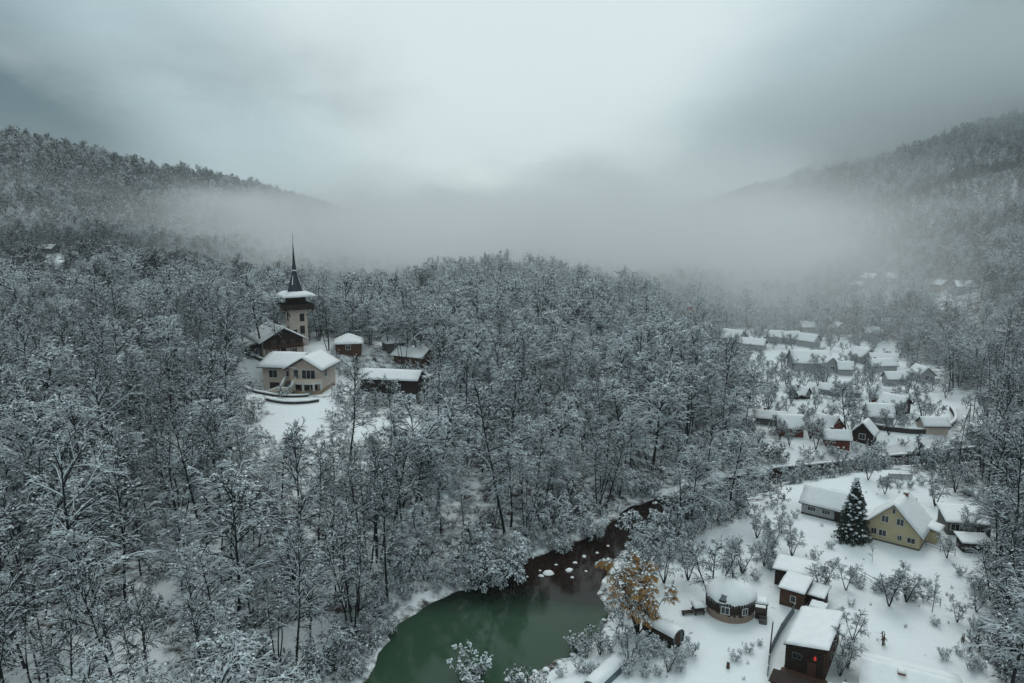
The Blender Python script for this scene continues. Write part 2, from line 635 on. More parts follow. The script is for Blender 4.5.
def shed_house(name, label, cat, x, y, z, rotz, w, l, h0, h1, wall, over=0.35, th=0.28, seed=1, wins=(), doors=(), sink=1.0, roofm=DARKWOOD, group=None):
    """mono-pitch roof: front (y=-l/2) height h0, back height h1"""
    t = thing(name, label, cat, (x, y, z), rotz, group)
    hw, hl = w / 2, l / 2
    v = [(-hw, -hl, -sink), (hw, -hl, -sink), (hw, hl, -sink), (-hw, hl, -sink), (-hw, -hl, h0), (hw, -hl, h0), (hw, hl, h1), (-hw, hl, h1)]
    f = [(3, 2, 1, 0), (4, 5, 6, 7), (0, 1, 5, 4), (1, 2, 6, 5), (2, 3, 7, 6), (3, 0, 4, 7)]
    MB().add(v, f).build('wall', wall, t)
    s = (h1 - h0) / l
    a, b_ = -hl - over, hl + over
    za, zb = h0 - over * s + .01, h1 + over * s + .01
    v = [(-hw - over, a, za), (hw + over, a, za), (hw + over, b_, zb), (-hw - over, b_, zb)]
    v2 = [(p[0], p[1], p[2] + .14) for p in v]
    ro = MB().add(v + v2, f).build('roof', roofm, t)
    sv, sf = snow_slab([(p[0], p[1], p[2] + .004) for p in v2], th, seed, 12, 10)
    if th > 0:
        MB().add(sv, sf).build('snow_cover', SNOW, ro, smooth=True)
    for k in wins:
        sd_, u, zz, ww, hh = k[:5]
        fc = {'f': (u, -hl - .005, -R(90)), 'b': (u, hl + .005, R(90)), 'l': (-hw - .005, u, R(180)), 'r': (hw + .005, u, 0)}[sd_]
        window(t, fc[0], fc[1], zz, ww, hh, fc[2], k[5] if len(k) > 5 else 2)
    for sd_, u, zz, ww, hh in doors:
        fc = {'f': (u, -hl - .005, -R(90)), 'l': (-hw - .005, u, R(180)), 'r': (hw + .005, u, 0)}[sd_]
        door(t, fc[0], fc[1], zz, ww, hh, fc[2])
    return t


# ------------------------------------------------------------------ ground, river
PADS += [(-54.5, 186.5, 9.5, 8.6), (-64, 203, 10.5, 15.2), (-59.5, 210, 5, 16.0), (-30, 194, 9, 10.3), (62, 110.5, 7, 1.9), (28.2, 87.6, 5.5, 1.9),
         (34.9, 77.7, 7, 1.9), (56, 119.5, 7, 1.9), (39, 90, 6, 1.9), (44, 69, 8, 1.9)]

# clearings without trees: (x, y, rx, ry)
def clear(px, py, r, k=1.0):
    x, y = W(px, py)
    return (x, y, r, r * k)


CLEAR = [(-54.5, 186, 12, 10), (-64, 203, 10, 9), (-59.5, 210, 6, 6), (-30, 192, 11, 7),
         clear(292, 425, 7, 1.1), clear(300, 405, 8, .8), clear(262, 378, 7), clear(312, 345, 4),
         clear(385, 430, 7, .9), clear(420, 425, 5, .8), clear(345, 345, 7), clear(402, 345, 8), clear(60, 345, 10, .7), clear(20, 330, 9, .7), clear(100, 322, 8, .7),
         clear(55, 262, 16, .7), clear(405, 296, 12, .9), clear(600, 372, 7, 1.6), clear(580, 340, 6, 2), clear(560, 345, 5, 2), clear(687, 325, 8), clear(715, 330, 10), clear(740, 342, 12), clear(775, 345, 10), clear(190, 440, 4), clear(45, 415, 4), clear(112, 655, 5), clear(112, 690, 5), clear(222, 705, 4), clear(310, 640, 4), clear(182, 590, 3.5), clear(25, 668, 4)]
# the open garden land on the right bank and the village plots
GARDEN = [W(*p) for p in [(500, 700), (560, 668), (604, 630), (612, 590), (650, 560), (720, 530), (775, 505), (800, 478), (870, 470), (940, 490), (1000, 520), (985, 580), (960, 640), (1003, 700)]] + [(90, 45), (70, 20), (-12, 20), (-12, 50)]
VILLAGE = [W(*p) for p in [(775, 445), (760, 425), (720, 350), (740, 328), (800, 335), (900, 345), (935, 380), (1005, 412), (1000, 432), (940, 447), (860, 465), (800, 468)]]
ROAD = smooth_line([W(*p) for p in [(1040, 432), (1000, 421), (975, 418), (955, 407), (958, 425), (945, 437), (915, 446), (870, 453), (830, 460), (800, 466)]], 2)
TERR = smooth_line([W(*p) for p in [(770, 472), (830, 466), (900, 457), (960, 450), (1030, 447)]], 2)


def tree_density(x, y):
    sd = poly_dist(x, y, RIVER, True)
    d = sst(0.8, 3.0, sd)
    for (cx, cy_, rx, ry) in CLEAR:
        d = d * sst(0.75, 1.25, np.hypot((x - cx) / rx, (y - cy_) / ry))
    d = d * sst(-2, 3, poly_dist(x, y, GARDEN, True))
    v = poly_dist(x, y, VILLAGE, True)
    d = d * (0.03 + 0.97 * sst(-8, 6, v))
    d = d * sst(3.0, 5.0, poly_dist(x, y, ROAD, False))
    return d


def build_ground():
    def axis(lo, hi, step, far_lo, far_hi, g=1.09):
        a = list(np.arange(lo, hi + .01, step))
        s = step
        while a[-1] < far_hi:
            s *= g
            a.append(a[-1] + s)
        s = step
        while a[0] > far_lo:
            s *= g
            a.insert(0, a[0] - s)
        return np.array(a)
    xs = axis(-105, 130, 1.3, -3000, 3000, 1.075)
    ys = axis(58, 225, 1.3, -500, 4200, 1.05)
    X, Y = np.meshgrid(xs, ys)
    Z = H(X, Y)
    nx, ny = len(xs), len(ys)
    me = bpy.data.meshes.new('ground')
    v = np.stack([X, Y, Z], -1).reshape(-1, 3)
    i = np.arange(nx - 1)[None, :] + nx * np.arange(ny - 1)[:, None]
    q = np.stack([i, i + 1, i + nx + 1, i + nx], -1).reshape(-1, 4)
    me.vertices.add(len(v))
    me.vertices.foreach_set('co', v.ravel())
    me.loops.add(q.size)
    me.loops.foreach_set('vertex_index', q.ravel().astype(np.int32))
    me.polygons.add(len(q))
    me.polygons.foreach_set('loop_start', np.arange(0, q.size, 4, dtype=np.int32))
    me.polygons.foreach_set('use_smooth', np.ones(len(q), bool))
    me.update()
    me.validate()
    lit = me.attributes.new('litter_shade', 'FLOAT', 'POINT')
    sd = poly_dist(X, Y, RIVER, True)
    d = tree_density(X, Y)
    w = 0.25 * d + 0.30 * (1 - sst(0.0, 2.2, sd)) + 0.10 * fbm(X / 9, Y / 9, 77, 3)  # leaf litter and bank soil; woodland shade also painted in under the trees
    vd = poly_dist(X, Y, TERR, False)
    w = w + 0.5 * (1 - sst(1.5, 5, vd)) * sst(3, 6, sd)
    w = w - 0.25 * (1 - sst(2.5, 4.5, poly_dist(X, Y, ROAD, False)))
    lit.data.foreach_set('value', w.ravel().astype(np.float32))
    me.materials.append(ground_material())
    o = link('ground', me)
    o['kind'] = 'structure'
    # river surface
    pts = [(p[0], p[1]) for p in RIVER]
    c = []
    Lp, Rp = BANK_L, BANK_R
    # water sheet: a band a little wider than the banks, at z = 0
    n = 90

    def resample(line, n):
        d_ = [0]
        for a, b in zip(line[:-1], line[1:]):
            d_.append(d_[-1] + math.dist(a, b))
        t = np.linspace(0, d_[-1], n)
        return np.stack([np.interp(t, d_, [p[0] for p in line]), np.interp(t, d_, [p[1] for p in line])], -1)
    A, B = resample(Lp, n), resample(Rp, n)
    ctr = (A + B) / 2
    A2, B2 = ctr + (A - ctr) * 1.22, ctr + (B - ctr) * 1.22
    v, f = [], []
    for k in range(n):
        for t in (0, .25, .5, .75, 1):
            p = A2[k] * (1 - t) + B2[k] * t
            v.append((p[0], p[1], 0.0))
    for k in range(n - 1):
        for j in range(4):
            f.append((k * 5 + j, k * 5 + j + 1, (k + 1) * 5 + j + 1, (k + 1) * 5 + j))
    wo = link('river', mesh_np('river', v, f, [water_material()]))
    wo['kind'] = 'structure'


build_ground()


def strip(name, line, width, z_off, m, kind='structure'):
    v, f = [], []
    n = len(line)
    for i, (x, y) in enumerate(line):
        a = line[max(0, i - 1)]
        b = line[min(n - 1, i + 1)]
        d = Vector((b[0] - a[0], b[1] - a[1])).normalized()
        for s in (-1, -.33, .33, 1):
            qx, qy = x - d.y * s * width / 2, y + d.x * s * width / 2
            v.append((qx, qy, hz(qx, qy) + z_off * (1 if abs(s) < 1 else -1)))
    for i in range(n - 1):
        for j in range(3):
            f.append((i * 4 + j, i * 4 + j + 1, (i + 1) * 4 + j + 1, (i + 1) * 4 + j))
    o = link(name, mesh_np(name, v, f, [m], smooth=True))
    o['kind'] = kind
    return o


strip('road', ROAD, 4.5, 0.10, mat('packed_snow', (0.62, 0.64, 0.66), 0.7, 0.15, 0.8, 0.3))

# ------------------------------------------------------------------ trees
UPZ = np.array([0, 0, 1.0])


def prisms(S, snowk=1.0, snow_w=0.02, thin=1.0, cover=.6):
    """S: (n,8) p0 p1 r0 r1 -> diamond prisms: two snow-laden upper faces (slot 1) and two bark faces (slot 0)"""
    S = np.asarray(S, float)
    p0, p1, r0, r1 = S[:, :3], S[:, 3:6], S[:, 6:7] * thin, S[:, 7:8] * thin
    d = p1 - p0
    d /= np.linalg.norm(d, axis=1, keepdims=True) + 1e-9
    s = np.cross(d, UPZ)
    bad = np.linalg.norm(s, axis=1) < 0.05
    s[bad] = [1, 0, 0]
    s /= np.linalg.norm(s, axis=1, keepdims=True)
    u = np.cross(s, d)
    V = []
    for p, r in ((p0, r0), (p1, r1)):
        w = r + snow_w
        V += [p + s * w, p + u * (r + snow_w * 2.0 * snowk), p - s * w, p - u * r]
    V = np.stack(V, 1).reshape(-1, 3)
    k = np.arange(len(S))[:, None] * 8
    F = np.concatenate([k + np.array([[0, 1, 5, 4]]), k + np.array([[1, 2, 6, 5]]), k + np.array([[2, 3, 7, 6]]), k + np.array([[3, 0, 4, 7]])], 0)
    rg = np.random.default_rng(len(S))
    sn = ((S[:, 8] if S.shape[1] > 8 else rg.random(len(S))) < cover).astype(int)
    mi = np.concatenate([sn, sn, np.zeros(2 * len(S), int)])
    return V, F, mi


def tubes(S, n=6):
    S = np.asarray(S, float)
    p0, p1, r0, r1 = S[:, :3], S[:, 3:6], S[:, 6:7], S[:, 7:8]
    d = p1 - p0
    d /= np.linalg.norm(d, axis=1, keepdims=True) + 1e-9
    a = np.cross(d, np.array([[0.3, 0.95, 0.05]]))
    a /= np.linalg.norm(a, axis=1, keepdims=True)
    b = np.cross(d, a)
    V = []
    for p, r in ((p0, r0), (p1, r1)):
        for i in range(n):
            t = 2 * math.pi * i / n
            V.append(p + (a * math.cos(t) + b * math.sin(t)) * r)
    V = np.stack(V, 1).reshape(-1, 3)
    k = np.arange(len(S))[:, None] * 2 * n
    F = np.concatenate([k + np.array([[i, (i + 1) % n, (i + 1) % n + n, i + n]]) for i in range(n)], 0)
    return V, F


def tufts(C, rg, lo=.10, hi=.24):
    """small flattened snow clumps lying on twigs"""
    V, F = [], []
    for c in C:
        r = rg.uniform(lo, hi)
        k = len(V)
        a0 = rg.uniform(0, 6.28)
        for i in range(4):
            a = a0 + i * 1.57 + rg.uniform(-.3, .3)
            q = r * rg.uniform(.6, 1.2)
            V.append((c[0] + math.cos(a) * q, c[1] + math.sin(a) * q, c[2] + rg.uniform(-.4, .0) * r))
        V.append((c[0] + rg.uniform(-.3, .3) * r, c[1] + rg.uniform(-.3, .3) * r, c[2] + r * .55))
        F += [(k, k + 1, k + 4, k + 4), (k + 1, k + 2, k + 4, k + 4), (k + 2, k + 3, k + 4, k + 4), (k + 3, k, k + 4, k + 4)]
    return V, F


def quad_mesh(name, parts, mats):
    """parts: list of (V, F(quads), slots)"""
    Vs, Fs, Ms, k = [], [], [], 0
    for V, F, M in parts:
        V = np.asarray(V, float).reshape(-1, 3)
        if not len(V):
            continue
        F = np.asarray(F, np.int64).reshape(-1, 4)
        Vs.append(V)
        Fs.append(F + k)
        Ms.append(np.full(len(F), M) if np.isscalar(M) else np.asarray(M))
        k += len(V)
    me = bpy.data.meshes.new(name)
    V, F, M = np.concatenate(Vs), np.concatenate(Fs), np.concatenate(Ms)
    tri = F[:, 2] == F[:, 3]
    cnt = np.where(tri, 3, 4)
    loops = F.ravel()[np.tile([True, True, True, False], len(F)) | np.repeat(~tri, 4)]
    me.vertices.add(len(V))
    me.vertices.foreach_set('co', V.ravel())
    me.loops.add(len(loops))
    me.loops.foreach_set('vertex_index', loops.astype(np.int32))
    me.polygons.add(len(F))
    me.polygons.foreach_set('loop_start', np.concatenate([[0], np.cumsum(cnt)[:-1]]).astype(np.int32))
    me.polygons.foreach_set('material_index', M.astype(np.int32))
    for m in mats:
        me.materials.append(m)
    me.update()
    return me


class Grow:
    def __init__(s, seed, kids=(6, 4), droop=(.05, .10, .16), twig_r=(.07, .035, .022), spread=(38, 62), lens=(.5, .42), flat=.45, tuft=.5, nseg=(4, 3, 2)):
        s.rg = random.Random(seed)
        s.kids, s.droop, s.twig_r, s.spread, s.lens, s.flat, s.tuft, s.nseg = kids, droop, twig_r, spread, lens, flat, tuft, nseg
        s.T, s.C, s.K = [], [], []

    def turn(s, d, ang):
        ax = Vector((s.rg.gauss(0, 1), s.rg.gauss(0, 1), s.rg.gauss(0, 1))).cross(d)
        if ax.length < 1e-3:
            ax = d.orthogonal()
        return (Matrix.Rotation(ang, 3, ax.normalized()) @ d).normalized()

    def branch(s, p, d, L, lv):
        n = s.nseg[lv]
        r = s.twig_r[lv] * (0.7 + 0.3 * min(1.5, L / 3))
        snowed = s.rg.random()
        pts = [p.copy()]
        for i in range(n):
            d = (d + Vector((s.rg.uniform(-.16, .16), s.rg.uniform(-.16, .16), s.rg.uniform(-.1, .1) - s.droop[lv] * (i + .5)))).normalized()
            p = p + d * (L / n)
            pts.append(p.copy())
        for i in range(n):
            r0 = r * (1 - .75 * i / n)
            r1 = r * (1 - .75 * (i + 1) / n)
            s.C.append((*pts[i], *pts[i + 1], r0, r1, snowed))
        if lv >= 1 and s.rg.random() < s.tuft:
            s.K.append(tuple(pts[-1 - s.rg.randrange(2)]))
        if lv < len(s.kids):
            m = max(1, int(round(s.kids[lv] * s.rg.uniform(.7, 1.3))))
            for j in range(m):
                t = (j + s.rg.uniform(.3, 1.0)) / m * .82 + .18
                i = min(n - 1, int(t * n))
                q = pts[i].lerp(pts[i + 1], t * n - i)
                dd = (pts[i + 1] - pts[i]).normalized()
                c = s.turn(dd, R(s.rg.uniform(*s.spread)))
                c.z = c.z * (1 - s.flat) + s.rg.uniform(-.05, .22) * s.flat
                s.branch(q, c.normalized(), L * s.lens[lv] * s.rg.uniform(.65, 1.2) * (1.15 - .5 * t), lv + 1)

    def stem(s, p, lean, h, r, cb, n_limb, limb, ang, n=9, tip=.18):
        """a trunk with limbs from height fraction cb up"""
        pts = [Vector(p)]
        d = Vector((lean[0], lean[1], 1)).normalized()
        for i in range(n):
            d = (d + Vector((s.rg.uniform(-.09, .09), s.rg.uniform(-.09, .09), .05))).normalized()
            pts.append(pts[-1] + d * (h / n))
        for i in range(n):
            s.T.append((*pts[i], *pts[i + 1], r * (1 - (1 - tip) * i / n), r * (1 - (1 - tip) * (i + 1) / n)))
        for j in range(n_limb):
            t = cb + (1 - cb) * (j + s.rg.random()) / n_limb
            t = min(.995, t)
            i = int(t * n)
            q = pts[i].lerp(pts[i + 1], t * n - i)
            u = (t - cb) / (1 - cb)
            a = s.rg.uniform(0, 6.283)
            th = R(ang[0] + (ang[1] - ang[0]) * u + s.rg.uniform(-10, 10))
            dd = Vector((math.cos(a) * math.sin(th), math.sin(a) * math.sin(th), math.cos(th)))
            L = limb * h * (0.45 + .55 * math.sin(math.pi * min(1, .25 + u * .75))) * s.rg.uniform(.7, 1.25)
            s.branch(q, dd, L, 0)

    def crown_parts(s, snow_w=.02, thin=1.0, lo=.10, hi=.24, cover=.6):
        V, F, M = prisms(s.C, 1.0, snow_w, thin, cover)
        tv, tf = tufts(s.K, s.rg, lo, hi)
        return [(V, F, M), (tv, tf, 1)]


def make_proto(kind, seed):
    """-> (trunk mesh, crown mesh, height)"""
    rg = random.Random(seed * 31 + 5)
    if kind == 'tall':
        g = Grow(seed, kids=(7, 6), twig_r=(.050, .022, .012), spread=(22, 50), tuft=.05, flat=.30, lens=(.58, .62), droop=(.03, .06, .10))
        h = 17
        g.stem((0, 0, 0), (rg.uniform(-.06, .06), rg.uniform(-.06, .06)), h, .19, .38, 26, .19, (68, 22))
    elif kind == 'broad':
        g = Grow(seed, kids=(8, 6), twig_r=(.070, .028, .014), spread=(26, 58), tuft=.07, flat=.45, lens=(.55, .55))
        h = 14
        g.stem((0, 0, 0), (rg.uniform(-.1, .1), rg.uniform(-.1, .1)), h, .24, .30, 22, .32, (72, 28))
    elif kind == 'feather':
        g = Grow(seed, kids=(9, 7), twig_r=(.070, .027, .014), spread=(26, 62), tuft=.12, flat=.62, lens=(.58, .55))
        h = 14
        g.stem((0, 0, 0), (rg.uniform(-.1, .1), rg.uniform(-.1, .1)), h, .24, .34, 24, .32, (74, 28))
    elif kind == 'multi':
        g = Grow(seed, kids=(6, 6), twig_r=(.045, .022, .012), spread=(22, 50), tuft=.05, flat=.30, lens=(.58, .62), droop=(.03, .06, .10))
        h = 15.5
        a = rg.uniform(0, 6.28)
        for k in range(3):
            t = a + k * 2.1 + rg.uniform(-.4, .4)
            g.stem((.3 * math.cos(t), .3 * math.sin(t), 0), (.20 * math.cos(t), .20 * math.sin(t)), h * rg.uniform(.8, 1), .13, .42, 11, .17, (62, 22), 8)
    elif kind == 'willow':
        g = Grow(seed, kids=(9, 5), droop=(.16, .28, .3), twig_r=(.05, .026, .020), spread=(25, 70), lens=(.55, .5), flat=.2, tuft=.15, nseg=(5, 3, 2))
        h = 6.5
        for k in range(5):
            t = k * 1.256 + rg.uniform(-.4, .4)
            g.stem((.25 * math.cos(t), .25 * math.sin(t), 0), (.55 * math.cos(t), .55 * math.sin(t)), h * rg.uniform(.6, .95), .09, .25, 8, .40, (60, 25), 6)
    elif kind == 'fruit':
        g = Grow(seed, kids=(9, 7), twig_r=(.036, .016, .010), spread=(25, 66), flat=.15, tuft=.05, lens=(.62, .55))
        h = 5.5
        for k in range(3):
            t = k * 2.09 + rg.uniform(-.4, .4)
            g.stem((0, 0, 0), (.35 * math.cos(t), .35 * math.sin(t)), h * rg.uniform(.75, 1), .10, .32, 9, .30, (55, 20), 6)
    elif kind == 'shrub':
        g = Grow(seed, kids=(7, 5), twig_r=(.026, .016, .011), spread=(22, 58), flat=.15, tuft=.25, nseg=(3, 2, 2))
        h = 2.6
        for k in range(7):
            t = k * .9 + rg.uniform(-.4, .4)
            g.stem((.25 * math.cos(t), .25 * math.sin(t), 0), (.55 * math.cos(t), .55 * math.sin(t)), h * rg.uniform(.6, 1), .03, .15, 5, .38, (50, 18), 4)
    elif kind == 'sapling':
        g = Grow(seed, kids=(4, 3), twig_r=(.025, .015, .012), spread=(25, 50), flat=.1, tuft=.3, nseg=(3, 2, 2))
        h = 4.5
        g.stem((0, 0, 0), (.03, .03), h, .045, .25, 18, .20, (50, 22), 6)
    sw = {'feather': .022, 'tall': .014, 'broad': .016, 'multi': .014, 'willow': .024, 'fruit': .009, 'shrub': .011, 'sapling': .007}[kind]
    cov = {'feather': .72, 'tall': .40, 'broad': .45, 'multi': .40, 'willow': .66, 'fruit': .5, 'shrub': .6, 'sapling': .5}[kind]
    tk = {'feather': (.10, .24), 'tall': (.08, .18), 'broad': (.10, .22), 'multi': (.08, .18), 'willow': (.09, .22), 'fruit': (.05, .10), 'shrub': (.05, .12), 'sapling': (.04, .07)}[kind]
    tv, tf = tubes(g.T)
    tm = quad_mesh('trunk_' + kind, [(tv, tf, 0)], [BARK])
    cm = quad_mesh('crown_' + kind, g.crown_parts(sw, 1.0, *tk, cover=cov), [TWIG, TSNOW])
    return tm, cm, h


def make_mass(kind, seed, cover=.6):
    """one joined light tree for masses; kind mid (150-420 m) or far"""
    rg = random.Random(seed * 17 + 3)
    if kind == 'mid':
        g = Grow(seed, kids=(7, 4), twig_r=(.06, .034, .022), spread=(26, 58), lens=(.58, .58), tuft=.10 if cover > .5 else .04, nseg=(3, 2, 1))
        if seed % 3 == 2:
            for k in range(3):
                t = k * 2.1 + rg.uniform(-.4, .4)
                g.stem((.3 * math.cos(t), .3 * math.sin(t), 0), (.22 * math.cos(t), .22 * math.sin(t)), 12, .13, .25, 10, .26, (70, 22), 5)
        else:
            g.stem((0, 0, 0), (rg.uniform(-.07, .07), rg.uniform(-.07, .07)), 12, .20, .14, 26, .36, (80, 20), 6)
        sw, tk = .030, (.12, .30)
    elif kind == 'far':
        g = Grow(seed, kids=(6, 4), twig_r=(.09, .07, .055), spread=(30, 70), tuft=.3 if cover > .5 else .1, nseg=(2, 1, 1), lens=(.6, .5))
        g.stem((0, 0, 0), (rg.uniform(-.05, .05), rg.uniform(-.05, .05)), 13.5, .25, .16, 18, .33, (80, 22), 4)
        sw, tk = .065, (.25, .55)
    else:   # brush: forest-floor undergrowth
        g = Grow(seed, kids=(5, 3), twig_r=(.028, .018, .016), spread=(20, 60), flat=.1, tuft=.2, nseg=(3, 2, 1))
        for k in range(6):
            t = k * 1.05 + rg.uniform(-.4, .4)
            g.stem((.5 * math.cos(t), .5 * math.sin(t), 0), (.5 * math.cos(t), .5 * math.sin(t)), rg.uniform(1.4, 3.0), .028, .12, 5, .42, (55, 15), 3)
        sw, tk = .020, (.07, .16)
    tv, tf = tubes(g.T, 5)
    return quad_mesh('mass_' + kind, [(tv, tf, 2)] + g.crown_parts(sw, 1.0, *tk, cover=cover), [TWIG, TSNOW, BARK])


PROTO = {k: [make_proto(k, s + i) for i in range(n)] for k, s, n in
         (('tall', 100, 5), ('broad', 200, 4), ('multi', 300, 4), ('feather', 350, 3), ('willow', 400, 3), ('fruit', 500, 3), ('shrub', 600, 3), ('sapling', 700, 2))}


def place_tree(name, kind, x, y, scale, rot, label, cat, group=None, var=None, zs=1.0, tilt=(0, 0), sink=.12):
    tm, cm, h = PROTO[kind][var if var is not None else rnd.randrange(len(PROTO[kind]))]
    e = thing(name, label, cat, (x, y, hz(x, y) - sink), rot, group)
    e.rotation_euler = (tilt[0], tilt[1], rot)
    e.scale = (scale, scale, scale * zs)
    link('trunk', tm, e)
    link('crown', cm, e)
    return e


def gn_scatter(name, label, meshes, pts, rots, scls, idx, zs=None):
    """one 'stuff' object: the meshes set out on points"""
    pc = bpy.data.collections.new('source_' + name)
    for i, m in enumerate(meshes):
        pc.objects.link(bpy.data.objects.new('%s_source_%02d' % (name, i), m))
    me = bpy.data.meshes.new(name)
    me.vertices.add(len(pts))
    me.vertices.foreach_set('co', np.asarray(pts, np.float32).ravel())
    zs = np.ones(len(pts)) if zs is None else zs
    sc3 = np.stack([scls, scls, scls * zs], -1).astype(np.float32)
    me.attributes.new('scl', 'FLOAT_VECTOR', 'POINT').data.foreach_set('vector', sc3.ravel())
    me.attributes.new('rot', 'FLOAT_VECTOR', 'POINT').data.foreach_set('vector', np.asarray(rots, np.float32).ravel())
    me.attributes.new('pick', 'INT', 'POINT').data.foreach_set('value', np.asarray(idx, np.int32))
    o = link(name, me)
    ng = bpy.data.node_groups.new('scatter_' + name, 'GeometryNodeTree')
    ng.interface.new_socket('Geometry', in_out='INPUT', socket_type='NodeSocketGeometry')
    ng.interface.new_socket('Geometry', in_out='OUTPUT', socket_type='NodeSocketGeometry')
    nn, nl = ng.nodes, ng.links
    gi, go = nn.new('NodeGroupInput'), nn.new('NodeGroupOutput')
    ci = nn.new('GeometryNodeCollectionInfo')
    ci.inputs['Collection'].default_value = pc
    ci.inputs['Separate Children'].default_value = True
    ci.inputs['Reset Children'].default_value = True
    ip = nn.new('GeometryNodeInstanceOnPoints')
    ip.inputs['Pick Instance'].default_value = True
    def att(nm, ty):
        a = nn.new('GeometryNodeInputNamedAttribute')
        a.data_type = ty
        a.inputs['Name'].default_value = nm
        return [s_ for s_ in a.outputs if s_.enabled and s_.name == 'Attribute'][0]
    nl.new(gi.outputs[0], ip.inputs['Points'])
    nl.new(ci.outputs[0], ip.inputs['Instance'])
    nl.new(att('pick', 'INT'), ip.inputs['Instance Index'])
    e2r = nn.new('FunctionNodeEulerToRotation')
    nl.new(att('rot', 'FLOAT_VECTOR'), e2r.inputs[0])
    nl.new(e2r.outputs[0], ip.inputs['Rotation'])
    nl.new(att('scl', 'FLOAT_VECTOR'), ip.inputs['Scale'])
    nl.new(ip.outputs[0], go.inputs[0])
    md = o.modifiers.new('scatter', 'NODES')
    md.node_group = ng
    o['kind'] = 'stuff'
    o['label'] = label
    o['category'] = 'forest'
    return o


def jitter_points(x0, x1, y0, y1, cell, seed):
    rg = np.random.default_rng(seed)
    gx, gy = np.meshgrid(np.arange(x0, x1, cell), np.arange(y0, y1, cell))
    x = gx.ravel() + rg.uniform(0, cell, gx.size)
    y = gy.ravel() + rg.uniform(0, cell, gx.size)
    return x, y, rg


def in_view(x, y, z, mx=60, top=-40, bot=760):
    u, v = proj(x, y, z)
    return (u > -mx) & (u < 1024 + mx) & (v > top) & (v < bot) & (y > 20)


FOREST_N = 300


def zone(px, py):
    if py < 330:
        return 'on the far slope'
    if px < 130:
        return 'in the far left foreground' if py > 520 else 'at the left picture edge'
    if px < 260:
        return 'in the foreground left of centre' if py > 560 else 'below left of the balconied house'
    if px < 400:
        return 'on the left bank of the green pool' if py > 560 else 'just below the balconied house'
    if px < 520:
        return 'above the head of the green pool' if py > 470 else 'right of the terraced grounds'
    if px < 700:
        return 'above the narrow river bend'
    if px < 860:
        return 'between river and village'
    return 'at the right picture edge'


